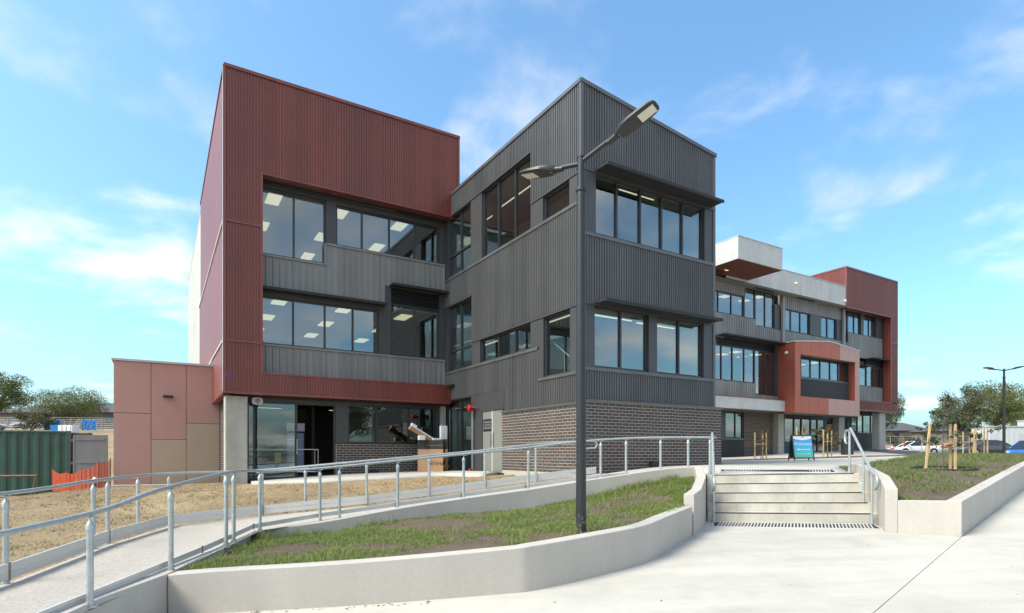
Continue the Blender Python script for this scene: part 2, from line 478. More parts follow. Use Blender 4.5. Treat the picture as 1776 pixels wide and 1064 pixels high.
_A = np.zeros((_n+3,_n+3)); _A[:_n,:_n] = _phi(_d2)+np.eye(_n)*0.02
_Pm = np.c_[np.ones(_n), CP[:,:2]]; _A[:_n,_n:] = _Pm; _A[_n:,:_n] = _Pm.T
_w = np.linalg.solve(_A, np.r_[CP[:,2], 0, 0, 0])
def Hs(P):
    P = np.asarray(P, float)
    out = np.zeros(len(P))
    for i in range(0, len(P), 4000):
        q = P[i:i+4000]
        d2 = ((q[:,None,:]-CP[None,:,:2])**2).sum(2)
        out[i:i+4000] = _phi(d2)@_w[:_n] + np.c_[np.ones(len(q)), q]@_w[_n:]
    return out
def H(x, y): return float(Hs([(x, y)])[0])
def pave_z(x, y): return -1.149 + 0.0329*x + 0.026*y

def in_poly(P, poly):
    P = np.asarray(P); x, y = P[:,0], P[:,1]; ins = np.zeros(len(P), bool); k = len(poly)
    for i in range(k):
        x1, y1 = poly[i]; x2, y2 = poly[(i+1) % k]
        c = ((y1 > y) != (y2 > y)) & (x < (x2-x1)*(y-y1)/(y2-y1+1e-12)+x1)
        ins ^= c
    return ins

LOW = [(-4.5,-40),(-4.6,5.75),(-5.2,9.7),(-4.5,10.7),(-2.7,11.2),(.7,13.0),(2.2,13.4),(4.5,13.0),(7.3,12.1),(7.3,10.0),(12.9,15.5),(23,25.3),(120,60),(120,-40)]
def span(a, b, n): return list(np.linspace(a, b, n, endpoint=False))
gx = span(-420,-120,8)+span(-120,-40,12)+span(-40,-16,16)+span(-16,24,112)+span(24,60,24)+span(60,140,12)+span(140,421,9)
gy = span(-60,-4,12)+span(-4,4,8)+span(4,26,74)+span(26,60,34)+span(60,140,20)+span(140,620,14)
XX, YY = np.meshgrid(gx, gy)
PP = np.c_[XX.ravel(), YY.ravel()]
ZZ = Hs(np.c_[np.clip(PP[:,0],-180,260), np.clip(PP[:,1],-45,290)]) - 0.05
near = (np.abs(PP[:,0]) < 40) & (PP[:,1] < 60) & (PP[:,1] > 0)
ZZ += np.where(near, 0.02*np.sin(PP[:,0]*1.9)*np.sin(PP[:,1]*1.7+1) + 0.012*np.sin(PP[:,0]*4.3+PP[:,1]*3.1), 0)
low = in_poly(PP, LOW)
ZZ = np.where(low, np.minimum(ZZ, pave_z(PP[:,0], PP[:,1])-0.45), ZZ)
# building footprints: the ground dips under the floor slabs
fp = [W(-7.4,8.7)[:2], W(0.1,8.7)[:2], W(.1,.3)[:2], W(5.0,.3)[:2], W(5.0,12.2)[:2], W(38,12.2)[:2], W(38,24)[:2], W(-7.3,24)[:2]]
ZZ = np.where(in_poly(PP, fp), np.minimum(ZZ, -0.55), ZZ)
gv = [(float(a), float(b), float(c)) for (a, b), c in zip(PP, ZZ)]
nx = len(gx); gf = [(j*nx+i, j*nx+i+1, (j+1)*nx+i+1, (j+1)*nx+i) for j in range(len(gy)-1) for i in range(nx-1)]
g = MB(); g.v = gv; g.f = gf
tag(g.build('ground', 'dry', smooth='all'), 'dry straw coloured grassy ground rising to the far hill', kind='structure')

# lower footpath paving, in three slabs with open joints
SJ = 0.006
def pz(x, y, d=0): return (x, y, pave_z(x, y)+d)
pv = bpy.data.objects.new('pavement', None); col.objects.link(pv); pv.empty_display_size = .2
tag(pv, 'pale concrete footpath in the foreground', kind='structure')
bed = MB().quad(pz(-40,-40,-.06), pz(90,-40,-.06), pz(90,60,-.06), pz(-4,9,-.06))
bed.build('joint_bed', 'gap', pv)
A0, A1 = (6.74, 8.74), (-5.46, -3.36)     # main joint, running from the wall corner past the camera
def slab(poly):
    q = MB(); q.prism(poly, [pave_z(x, y)-.05 for x, y in poly], [pave_z(x, y) for x, y in poly])
    return q.build('slab', 'pave', pv)
A2 = (-28.0, -25.8)
slab([(-38,-36), (A2[0]-SJ, A2[1]), (A0[0]-SJ, A0[1]), (6.6,9.6), (4,12.0), (-4.2, 9.0), (-4.4,-20)])
slab([(A2[0]+SJ, A2[1]), (40,-30), (40,3.0), (10.69, 12.52), (A0[0]+SJ, A0[1])])
slab([(A0[0]+SJ, A0[1]+.012), (10.69, 12.535), (40,3.015), (80,30), (30,32)])

def ruled(A, B, nu, nv, zf=None, dz=0.0):
    """sheet between two polylines with the same number of points"""
    def samp(L, k):
        out = []
        for i in range(k+1):
            s = i/k*(len(L)-1); j = min(int(s), len(L)-2); f = s-j
            out.append(tuple(L[j][c]*(1-f)+L[j+1][c]*f for c in range(len(L[0]))))
        return out
    a, b = samp(A, nu), samp(B, nu)
    rows = []
    for p, q in zip(a, b):
        r = []
        for k in range(nv+1):
            f = k/nv; pt = [p[c]*(1-f)+q[c]*f for c in range(len(p))]
            if zf: pt = [pt[0], pt[1], zf(pt[0], pt[1])]
            r.append((pt[0], pt[1], pt[2]+dz))
        rows.append(r)
    return rows

# upper concrete path: from the head of the stairs to the entrance doors
TL, TR = (4.20, 12.36), (6.78, 11.52)
left_edge = [(2.3,14.35),(4.6,16.95),(6.6,18.1),(7.6,24.0),(11.5,33.0),(17.0,38.3),(27.5,45.2),(34,50)]
right_edge = [TR,(7.3,12.9),(8.7,15.5),(13.3,20.0),(18.0,26.0),(21.5,31.0),(28.5,38.0),(38,44)]
left_edge[0] = (2.3,14.35)
rows = ruled([TL]+left_edge[1:], right_edge, 42, 12, H, 0.012)
rows2 = ruled([(2.1,13.95),(3.2,15.2),(4.6,16.95)], [TL,(4.4,14.3),(5.6,16.4)], 6, 4, H, 0.010)
p = MB().sheet([list(reversed(r)) for r in rows]); p.build('entry_path', 'path', smooth='all')
tag(bpy.data.objects['entry_path'], 'grey concrete entry path at the top of the stairs', kind='structure')
p = MB().sheet(rows2).build('ramp_landing', 'path', smooth='all'); tag(p, 'grey concrete landing where the ramp meets the entry path', kind='structure')
# concrete apron along the shop front doors
ap_in = [W(-6.9,8.2), W(-4,8.2), W(-.1,8.2), W(-.1,4.2)]
ap_out = [W(-7.0,7.4), W(-5.2,5.9), W(-1.6,4.9), W(-1.15,3.2)]
ap = MB().sheet(ruled(ap_in, ap_out, 18, 5, H, 0.03)).build('apron', 'path', smooth='all'); tag(ap, 'grey concrete apron along the glass doors of the maroon wing', kind='structure')
mb_in = [(9.7,25.3),(12.6,25.6),(15.6,25.7),(20.5,26.6)]; mb_out = [(9.4,26.3),(12.6,27.0),(15.6,27.6),(20.6,28.0)]
tag(MB().sheet(ruled(mb_in, mb_out, 14, 4, H, 0.03)).build('mulch_strip', 'soil', smooth='all'), 'narrow mulch strip with saplings before the entrance', kind='structure')
tag(MB().sheet(ruled([(26,33),(30,36),(45,42),(70,50)], [(24,52),(34,56),(45,70),(70,80)], 16, 10, H, 0.02)).build('car_park', 'asphalt', smooth='all'), 'dark asphalt car park right of the building', kind='structure')

def solid(name, th):
    md = bpy.data.objects[name].modifiers.new('thickness', 'SOLIDIFY'); md.thickness = th; md.offset = -1
solid('apron', .16); solid('entry_path', .10); solid('mulch_strip', .1)

# ramp: level lower run, then a rising run
in1 = [(-4.55,2.2,-.78),(-5.0,5.75,-.745),(-5.5,7.9,-.70),(-5.8,9.75,-.69)]
out1 = [(-3.18,2.2,-.80),(-3.52,5.2,-.745),(-3.72,7.2,-.70),(-4.02,9.3,-.69)]
in2 = [(-5.8,9.75,-.69),(-4.7,11.0,-.63),(-2.9,11.65,-.49),(-1.75,12.3,-.375),(-.6,12.95,-.25),(.55,13.5,-.12),(2.0,14.15,.05),(2.1,14.2,.06)]
out2 = [(-4.02,9.3,-.69),(-3.3,9.98,-.62),(-2.1,10.62,-.50),(-.95,11.2,-.38),(.3,11.72,-.22),(1.4,12.05,-.08),(2.5,12.3,.06),(4.2,12.45,.105)]
rp = MB().sheet(ruled(in1, out1, 18, 6, None, .015)); rp.sheet(ruled(in2, out2, 40, 6, None, .015))
tag(rp.build('ramp', 'aggregate', smooth='all'), 'exposed aggregate access ramp', kind='structure')

# ------------------------------------------------------------------ retaining walls
def offset(L, d):
    out = []
    for i, p in enumerate(L):
        a = L[max(0, i-1)]; b = L[min(len(L)-1, i+1)]
        tx, ty = b[0]-a[0], b[1]-a[1]; l = math.hypot(tx, ty)
        out.append((p[0]-ty/l*d, p[1]+tx/l*d))
    return out
def smooth_line(L, n):
    """resample a 3D polyline with a Catmull-Rom curve"""
    out = []
    for i in range(len(L)-1):
        p0, p1, p2, p3 = L[max(0,i-1)], L[i], L[i+1], L[min(len(L)-1,i+2)]
        for k in range(n):
            t = k/n
            out.append(tuple(0.5*((2*p1[c])+(-p0[c]+p2[c])*t+(2*p0[c]-5*p1[c]+4*p2[c]-p3[c])*t*t+(-p0[c]+3*p1[c]-3*p2[c]+p3[c])*t**3) for c in range(len(p1))))
    out.append(tuple(L[-1]))
    return out
def wall_strip(name, line, th, zb, label, m='render_wall', parent=None, bevel=.012):
    """line: (x, y, ztop) along the visible face; th: thickness to the left of travel; zb: depth of the foot"""
    inner = offset(line, th)
    mb = MB(); secs = []
    for (x, y, zt), (ix, iy) in zip(line, inner):
        b = zb(x, y) if callable(zb) else zb
        secs.append([(x, y, b), (ix, iy, b), (ix, iy, zt), (x, y, zt)])
    mb.loft(secs)
    o = mb.build(name, m, parent, smooth=True, bevel=bevel)
    if label: tag(o, label, 'wall')
    return o
front_pts = [(-3.545,5.988,-.69),(-3.033,6.02,-.655),(-1.87,6.10,-.60),(-1.052,6.22,-.555),(-.051,6.40,-.49),(.248,6.50,-.468),(.898,6.95,-.43),(1.738,7.68,-.39),(2.258,8.45,-.35),(2.97,9.60,-.312)]
front_line = smooth_line(front_pts, 4)
wall_strip('garden_wall', front_line, .20, lambda x, y: pave_z(x, y)-.15, 'curved pale grey retaining wall in front of the lamp post bed')
ramp_curb = [(-3.18,2.4,-.66),(-3.40,4.3,-.68),(-3.52,5.0,-.68),(-3.55,5.985,-.685),(-3.75,7.2,-.68),(-3.95,8.4,-.69),(-4.07,9.1,-.70)]
wall_strip('ramp_curb_wall', ramp_curb, .16, lambda x, y: pave_z(x, y)-.2, 'low pale wall edging the lower run of the ramp')
rw_pts = [(-4.15,9.42,-.68),(-3.25,9.80,-.60),(-2.06,10.42,-.425),(-.95,11.0,-.29),(.33,11.55,-.15),(1.42,11.87,-.0),(2.5,12.10,.15),(3.3,12.22,.25),(4.02,12.28,.295)]
wall_strip('ramp_wall', smooth_line(rw_pts, 4), .14, lambda x, y: -1.1, 'long pale grey wall carrying the rising run of the ramp')
right_pts = [(6.12,9.235,-.188),(6.799,8.803,-.165)]
wall_strip('garden_wall', right_pts, .2, lambda x, y: pave_z(x, y)-.15, 'short pale wall beside the right of the stairs', bevel=.006)
right2 = [(6.802,8.806,-.165),(8.6,10.55,-.05),(10.6,12.48,.09),(13.065,14.86,.256),(18,19.7,.50),(24,25.5,.60)]
wall_strip('garden_wall', right2, .2, lambda x, y: pave_z(x, y)-.15, 'long pale wall running away along the right edge of the footpath', bevel=.006)
# stair cheek walls: sloping tops
def cheek(name, pts, tops, th, label):
    line = [(x, y, z) for (x, y), z in zip(pts, tops)]
    return wall_strip(name, line, th, lambda x, y: pave_z(x, y)-.15, label, bevel=.008)
cheek('stair_wall', [(3.02,9.66),(3.30,10.15),(3.70,11.1),(4.02,12.28)], [-.12,-.06,.12,.30], .17, 'sloping pale cheek wall on the left of the stairs')
cheek('stair_wall', [(7.05,12.1),(6.85,11.5),(6.44,10.24),(5.98,9.33)], [.36,.33,.17,.0], .17, 'sloping pale cheek wall on the right of the stairs')

# ------------------------------------------------------------------ stairs
SA = rad(18)
SW_ = (math.cos(SA), -math.sin(SA)); SD = (math.sin(SA), math.cos(SA))
SO = (3.79, 11.1)
def st(w, d): return (SO[0]+w*SW_[0]+d*SD[0], SO[1]+w*SW_[1]+d*SD[1])
stairs = thing('stairs', 'five pale concrete steps up to the entry path', 'stairs')
SWID = 2.72; RISE = 0.168; TREAD = 0.33
XF = 0.024
for i in range(5):
    z1 = -.736+RISE*(i+1); z0 = -1.0
    a, b = st(-.06, i*TREAD), st(SWID+.17, i*TREAD); c, d = st(SWID+.17, 5*TREAD-.31), st(-.06, 5*TREAD-.31)
    if i < 4: c, d = st(SWID+.17, (i+1)*TREAD+.0), st(-.06, (i+1)*TREAD+.0)
    else: c, d = st(SWID+.17, 5*TREAD), st(-.06, 5*TREAD)
    mb = MB().prism([a, b, c, d], [z0]*4, [z1, z1+XF*SWID, z1+XF*SWID, z1])
    s_ = mb.build('step', 'step', stairs, bevel=.008)
    a, b, c, d = st(.06, i*TREAD-.005), st(SWID-.02, i*TREAD-.005), st(SWID-.02, i*TREAD+.06), st(.06, i*TREAD+.06)
    MB().prism([a, b, c, d], [z1-.007, z1-.007+XF*SWID, z1-.007+XF*SWID, z1-.007], [z1+.006, z1+.006+XF*SWID, z1+.006+XF*SWID, z1+.006]).build('nosing_strip', 'black', s_)
def grate(label, w0, w1, d0, d1, zf, n):
    gt = thing('drain_grate', label, 'drain')
    fr = MB()
    for (a0, a1, b0, b1) in ((w0-.03,w1+.03,d0-.02,d0),(w0-.03,w1+.03,d1,d1+.02),(w0-.03,w0-.005,d0,d1),(w1+.005,w1+.03,d0,d1)):
        q = [st(a0,b0), st(a1,b0), st(a1,b1), st(a0,b1)]
        fr.prism(q, [zf(*p)-.02 for p in q], [zf(*p)+.008 for p in q])
    fr.build('frame', 'alu', gt)
    q = [st(w0,d0), st(w1,d0), st(w1,d1), st(w0,d1)]
    MB().prism(q, [zf(*p)-.05 for p in q], [zf(*p)+.0015 for p in q]).build('channel', 'black', gt)
    step_ = (w1-w0)/n
    for k in range(n-2):
        a0 = w0+step_*(k+.72); sk = .15*(d1-d0); q = [st(a0,d0), st(a0+step_*.42,d0), st(a0+step_*.42+sk,d1), st(a0+sk,d1)]
        MB().prism(q, [zf(*p)-.01 for p in q], [zf(*p)+.006 for p in q]).build('bar', 'alu', gt)
grate('long slotted drain grate at the foot of the stairs', .05, SWID-.05, -.62, -.10, pave_z, 48)
def zt(x, y): return H(x, y)+.034
grate('slotted drain grate across the head of the stairs', .25, SWID-.25, 5*TREAD+.12, 5*TREAD+.52, zt, 42)

# ------------------------------------------------------------------ garden beds
bed_near = [(x, y, z-.035) for x, y, z in [(-3.52,6.15,-.69)]+[(p[0], p[1]+.18, p[2]) for p in front_pts[1:]]+[(3.05,9.95,-.28),(3.56,11.6,-.05)]]
bed_far = [(-4.0,9.2,-.80),(-3.9,9.5,-.85),(-3.0,9.9,-.78),(-2.0,10.5,-.64),(-1.2,10.95,-.60),(-.3,11.3,-.56),(.3,11.55,-.53),(1.2,11.8,-.40),(1.9,12.0,-.29),(2.6,12.1,-.13),(3.3,12.2,.0),(3.84,12.28,.07)]
def bump_rows(rows, amp):
    return [[(x, y, z+amp*(math.sin(x*5.1+y*2.3)*math.sin(y*4.7-x)+.5*math.sin(x*11+y*13))) for x, y, z in r] for r in rows]
fb_rows = bump_rows(ruled(bed_near, bed_far, 66, 26), .012)
tag(MB().sheet(fb_rows).build('garden_bed', 'soil', smooth='all'), 'patchy soil bed around the lamp post between two walls', kind='structure')
rb_in = offset(right2, .1)
rb_near = [(6.75,10.7,-.12),(6.42,9.75,-.21)]+[(x, y, p_[2]-.045) for (x, y), p_ in zip(rb_in, right2)]
rb_far = [(x, y, H(x, y)) for x, y in [(7.25,12.1),(7.3,12.4),(7.4,12.9),(8.7,15.5),(10.9,17.9),(13.3,20.0),(18,26.0),(23,32)]]
rb_rows = []
for r in ruled(rb_near, rb_far, 70, 24):
    z0 = r[0][2]; q = []
    for k, (x, y, z) in enumerate(r):
        f = min(1, k/7); f = f*f*(3-2*f); q.append((x, y, z0*(1-f)+(H(x, y)+.015)*f))
    rb_rows.append(q)
rb_rows = [[(x, y, z+(.015*math.sin(x*5.1+y*2.3)*math.sin(y*4.7-x) if k > 1 else 0)) for k, (x, y, z) in enumerate(r)] for r in rb_rows]
tag(MB().sheet(rb_rows).build('planting_bed', 'soil', smooth='all'), 'weedy soil bed with staked saplings right of the stairs', kind='structure')

def ground_ray(rows, i, j, fi, fj):
    a, b, c, d = rows[i][j], rows[i][j+1], rows[i+1][j+1], rows[i+1][j]
    return [a[k]*(1-fi)*(1-fj)+b[k]*(1-fi)*fj+c[k]*fi*fj+d[k]*fi*(1-fj) for k in range(3)]
def pnoise(x, y, s):
    return .5+.25*(math.sin(x*s+1.3*math.sin(y*s*.7))+math.sin(y*s*1.13+1.7*math.sin(x*s*.61+2)))
def blades(name, m, pts, hmin, hmax, wd, k, lean, label, cat='grass'):
    """pts: (x, y, z, vigour)"""
    mb = MB(); V = mb.v; F = mb.f
    for x, y, z, g_ in pts:
        for _ in range(k):
            a = rnd.random()*6.283; h = (hmin+(hmax-hmin)*rnd.random()**1.6)*g_; l = lean*h*(.3+rnd.random())
            bx, by = x+rnd.gauss(0,.03), y+rnd.gauss(0,.03); b2 = rnd.random()*6.283
            wx, wy = wd*math.cos(b2), wd*math.sin(b2); n = len(V)
            V.append((bx-wx, by-wy, z-.006)); V.append((bx+wx, by+wy, z-.006))
            mx, my = bx+math.cos(a)*l*.35, by+math.sin(a)*l*.35
            V.append((mx+wx*.7, my+wy*.7, z+h*.6)); V.append((mx-wx*.7, my-wy*.7, z+h*.6)); V.append((bx+math.cos(a)*l, by+math.sin(a)*l, z+h))
            F.append((n, n+1, n+2, n+3)); F.append((n+3, n+2, n+4))
    return tag(mb.build(name, m, fix=False), label, cat, kind='stuff')
def leaf_mat(name, hues, rough=.6, trans=.25):
    m = random_tone(mat(name, (1,1,1), rough, spec=.3), .3, hue=hues)
    t = m.node_tree; b = t.nodes['Principled BSDF']
    tl = N(t, 'ShaderNodeBsdfTranslucent'); mx = N(t, 'ShaderNodeMixShader'); mx.inputs[0].default_value = trans
    src = b.inputs['Base Color'].links[0].from_socket
    t.links.new(src, tl.inputs['Color'])
    out = [n for n in t.nodes if n.type == 'OUTPUT_MATERIAL'][0]
    t.links.new(b.outputs[0], mx.inputs[1]); t.links.new(tl.outputs[0], mx.inputs[2]); t.links.new(mx.outputs[0], out.inputs[0])
    return m
M['grass'] = leaf_mat('green_grass', [(.145,.205,.04),(.205,.27,.07),(.17,.235,.05),(.29,.29,.12),(.145,.205,.045),(.23,.245,.09)])
M['weeds'] = leaf_mat('weedy_grass', [(.11,.17,.04),(.17,.22,.07),(.26,.235,.115),(.135,.19,.05),(.16,.215,.065)])
M['straw'] = leaf_mat('dry_straw', [(.40,.30,.17),(.50,.385,.22),(.31,.22,.125),(.45,.345,.20)])
pts = []
for i in range(len(fb_rows)-1):
    for j in range(len(fb_rows[0])-1):
        for _ in range(17):
            p_ = ground_ray(fb_rows, i, j, rnd.random(), rnd.random())
            q = pnoise(p_[0], p_[1], 2.1)*.62+pnoise(p_[0]+7, p_[1]-3, 5.7)*.38+.17*max(0, (p_[0]-1.9))*.5
            if p_[0] < -2.2: q += .08
            if j > len(fb_rows[0])-4: q += .12
            if rnd.random() < (q-.29)*2.1:
                pts.append((*p_, .55+.8*max(0, q-.40)+(.6 if rnd.random() < .03 else 0)))
for _ in range(420):
    i = rnd.randrange(len(fb_rows)-1); j = len(fb_rows[0])-2-int(abs(rnd.gauss(0,1.2))) if rnd.random() < .6 else rnd.randrange(len(fb_rows[0])-1)
    p_ = ground_ray(fb_rows, i, max(0, min(j, len(fb_rows[0])-2)), rnd.random(), rnd.random())
    if pnoise(p_[0], p_[1], 1.3) > .38: pts += [(p_[0]+rnd.gauss(0,.03), p_[1]+rnd.gauss(0,.03), p_[2], rnd.uniform(1.6,3.0)) for _ in range(3)]
blades('grass', 'grass', pts, .018, .075, .0034, 7, 1.1, 'patchy bright green grass in the bed around the lamp post')
pts = []
for i in range(len(rb_rows)-1):
    for j in range(len(rb_rows[0])-1):
        for _ in range(9):
            p_ = ground_ray(rb_rows, i, j, rnd.random(), rnd.random())
            q = pnoise(p_[0], p_[1], 1.7)*.55+pnoise(p_[0]+3, p_[1]-8, 4.9)*.45+.035*(p_[1]-12.5)
            if rnd.random() < (q-.36)*2.0:
                pts.append((*p_, .6+.9*max(0, q-.45)))
blades('grass', 'weeds', pts, .02, .11, .006, 5, 1.1, 'weedy green ground cover over the right planting bed')
pts = []
for _ in range(13000):
    x, y = rnd.uniform(-15,2.2), rnd.uniform(7.0,19.5)
    pts.append((x, y))
pa = np.array(pts)
inlawn = [(-15,7),(-5.35,7),(-5.75,9.2),(-5.95,9.85),(-4.75,11.15),(-2.95,11.8),(-.6,13.1),(.5,13.65),(1.6,14.5)]+[W(-1.3,3.2)[:2],W(-1.7,5.0)[:2],W(-5.3,6.0)[:2],W(-7.2,7.5)[:2],W(-7.6,8.3)[:2],W(-7.5,12.2)[:2],W(-10.8,12.2)[:2],(-15,19.5)]
keep = in_poly(pa, inlawn); hz = Hs(pa)-.05
pts = [(pa[i,0], pa[i,1], hz[i], 1.0) for i in range(len(pa)) if keep[i]]
blades('dry_grass', 'straw', pts, .015, .05, .006, 4, 1.3, 'short dry straw grass on the lawn behind the ramp')

wp = []
for _ in range(900):
    i = rnd.randrange(len(pts)); x, y, z, _g = pts[i]
    if pnoise(x+4, y, .9) > .62:
        wp += [(x+rnd.gauss(0,.06), y+rnd.gauss(0,.06), z, rnd.uniform(.5,1.2)) for _ in range(3)]
blades('weeds', 'weeds', wp, .02, .07, .006, 3, 1.2, 'thin green weeds scattered over the dry lawn', 'weeds')
st_ = MB()
for _ in range(260):
    i = rnd.randrange(len(pts)); x, y, z, _g = pts[i]; l = rnd.uniform(.008,.035)
    st_.hexa([(x+l*a*rnd.uniform(.6,1), y+l*b*rnd.uniform(.6,1), z+(l*.9 if c else -.01)) for c in (0,1) for a,b in ((-1,-1),(1,-1),(1,1),(-1,1))])
M['stone'] = random_tone(mat('loose_stone', (1,1,1), .9), .3, hue=[(.20,.16,.12),(.34,.29,.23),(.14,.10,.08),(.42,.38,.32)])
tag(st_.build('loose_stones', 'stone'), 'small stones and clods scattered over the dry lawn', 'stones', kind='stuff')
# ------------------------------------------------------------------ building helpers (local coordinates: x = u, y = v)
def bx(mb, plane, fx, a0, a1, d0, d1, z0, z1, out=-1):
    """box on a wall plane; d is the distance out of the wall"""
    if plane == 'u': return mb.box(fx+out*d0, fx+out*d1, a0, a1, z0, z1)
    return mb.box(a0, a1, fx+out*d0, fx+out*d1, z0, z1)
def corr(name, m, parent, plane, fx, a0, a1, z0, z1, pitch=.086, dep=.028, kind='trap', out=-1, back=.14):
    """ribbed metal sheet with its backing wall"""
    Z0 = z0 if callable(z0) else (lambda a: z0)
    Z1 = z1 if callable(z1) else (lambda a: z1)
    n = max(1, int(round((a1-a0)/pitch))); p = (a1-a0)/n
    prof = []
    for i in range(n):
        s0 = a0+i*p
        if kind == 'trap': prof += [(s0, 0), (s0+.30*p, 0), (s0+.40*p, dep), (s0+.72*p, dep), (s0+.82*p, 0)]
        else: prof += [(s0, 0), (s0+p-.05, 0), (s0+p-.040, dep), (s0+p-.012, dep), (s0+p-.002, 0)]
    prof.append((a1, 0))
    mb = MB(); base = 0
    def P(a, d, z): return (fx+out*d, a, z) if plane == 'u' else (a, fx+out*d, z)
    for a, d in prof:
        mb.v += [P(a, d, Z0(a)), P(a, d, Z1(a))]
    for i in range(len(prof)-1):
        mb.f.append((2*i, 2*i+2, 2*i+3, 2*i+1))
    e = .004
    q = [P(a0, -back, Z0(a0)), P(a1, -back, Z0(a1)), P(a1, -e, Z0(a1)), P(a0, -e, Z0(a0)), P(a0, -back, Z1(a0)), P(a1, -back, Z1(a1)), P(a1, -e, Z1(a1)), P(a0, -e, Z1(a0))]
    mb.hexa(q)
    return mb.build(name, m, parent, fix=True)
def panel(parent, plane, fx, a0, a1, z0, z1, m='char_flat', d=.012, back=.14, name='wall_panel', out=-1):
    mb = MB(); bx(mb, plane, fx, a0, a1, -back, d, z0, z1, out)
    return mb.build(name, m, parent)
def trim(parent, plane, fx, a0, a1, d0, d1, z0, z1, m='charcoal', name='flashing', out=-1):
    mb = MB(); bx(mb, plane, fx, a0, a1, d0, d1, z0, z1, out)
    return mb.build(name, m, parent)
def window(parent, plane, fx, edges, z0, z1, rec=.05, fw=.055, dep=.11, trans=(), glass='glass', m='frame', out=-1, skip=()):
    mb = MB(); n = len(edges)-1
    bx(mb, plane, fx, edges[0], edges[-1], -rec-dep, -rec, z0, z0+fw, out)
    bx(mb, plane, fx, edges[0], edges[-1], -rec-dep, -rec, z1-fw, z1, out)
    for i, a in enumerate(edges):
        l = a if i == 0 else (a-fw if i == n else a-fw*.5)
        bx(mb, plane, fx, l, l+fw, -rec-dep+.002, -rec-.002, z0+fw, z1-fw, out)
    for tz in trans:
        for i in range(n):
            bx(mb, plane, fx, edges[i]+(fw if i == 0 else fw*.5), edges[i+1]-(fw if i == n-1 else fw*.5), -rec-dep+.004, -rec-.004, tz-fw*.5, tz+fw*.5, out)
    w = mb.build('window', m, parent)
    for i in range(n):
        if i in skip: continue
        l = edges[i]+(fw if i == 0 else fw*.5); r = edges[i+1]-(fw if i == n-1 else fw*.5)
        zs = [z0+fw]+[q for tz in trans for q in (tz-fw*.5, tz+fw*.5)]+[z1-fw]
        for k in range(0, len(zs), 2):
            j = [rnd.uniform(-.0028,.0028) for _ in range(4)]; za, zc_ = zs[k], zs[k+1]; dm = -rec-dep*.5
            def P(a, d, z): return (fx+out*d, a, z) if plane == 'u' else (a, fx+out*d, z)
            g_ = MB().hexa([P(l,dm+j[0]-.004,za), P(r,dm+j[1]-.004,za), P(r,dm+j[1]+.004,za), P(l,dm+j[0]+.004,za), P(l,dm+j[2]-.004,zc_), P(r,dm+j[1]+j[2]-j[0]-.004,zc_), P(r,dm+j[1]+j[2]-j[0]+.004,zc_), P(l,dm+j[2]+.004,zc_)])
            g_.build('pane', glass, w)
    return w
def visor(parent, plane, fx, a0, a1, z, proj, th=.05, m='soffit_dark', out=-1):
    mb = MB(); bx(mb, plane, fx, a0, a1, .03, proj, z, z+th, out)
    bx(mb, plane, fx, a0-.004, a1+.004, proj-.012, proj+.01, z-.03, z+th+.008, out)
    return mb.build('sun_visor', m, parent)
def louvre(parent, plane, fx, a0, a1, z0, z1, n, out=-1):
    mb = MB(); bx(mb, plane, fx, a0, a1, -.16, -.10, z0, z1, out)
    l = mb.build('louvre', 'black', parent)
    for k in range(n):
        zz = z0+(z1-z0)*(k+.15)/n; h = (z1-z0)/n*.5
        mb = MB()
        def P(a, d, z): return (fx+out*d, a, z) if plane == 'u' else (a, fx+out*d, z)
        mb.hexa([P(a0,-.02,zz), P(a1,-.02,zz), P(a1,-.095,zz+h), P(a0,-.095,zz+h), P(a0,-.02,zz+.012), P(a1,-.02,zz+.012), P(a1,-.095,zz+h+.012), P(a0,-.095,zz+h+.012)])
        mb.build('slat', 'frame', l)
    return l
def bricks(parent, plane, fx, a0, a1, z0, z1, singles=(), brk_d=.0, out=-1):
    """mortar backing plus staggered bricks; returns list of full bricks (a, z)"""
    pit, crs = .24, .086; L, Hh, D = .224, .071, .10
    full = []; rest = MB()
    nc = int((z1-z0)/crs)
    for c in range(nc):
        z = z1-(c+1)*crs; s = a0-(pit*.5 if c % 2 else 0)
        while s < a1-.02:
            l, r = max(s, a0), min(s+L, a1)
            if r-l > .03:
                if abs((r-l)-L) < 1e-6: full.append((l, z))
                else: bx(rest, plane, fx, l, r, -.06, brk_d+rnd.uniform(-.002,.002), z, z+Hh, out)
            s += pit
    return full, rest, (L, Hh, D)
def building(name, label, cat='building'):
    return thing(name, label, cat, (CX, CY, 0), AZ)
def ceiling_lights(parent, us, vs, z, su=.45, sv=.9, m='light', name='ceiling_light', th=.03):
    src = None
    for u in us:
        for v in vs:
            if src is None:
                src = MB().box(-su/2, su/2, -sv/2, sv/2, -th, 0).build(name, m, parent); src.location = (u, v, z)
            else: inst(src, name, parent, (u, v, z))

# ================================================================== charcoal corner block
cb = building('corner_block', 'three storey charcoal ribbed metal corner block on a dark brick base')
TOPZ = 10.26
def rake(a): return TOPZ-.117*a
c_ = 'charcoal'
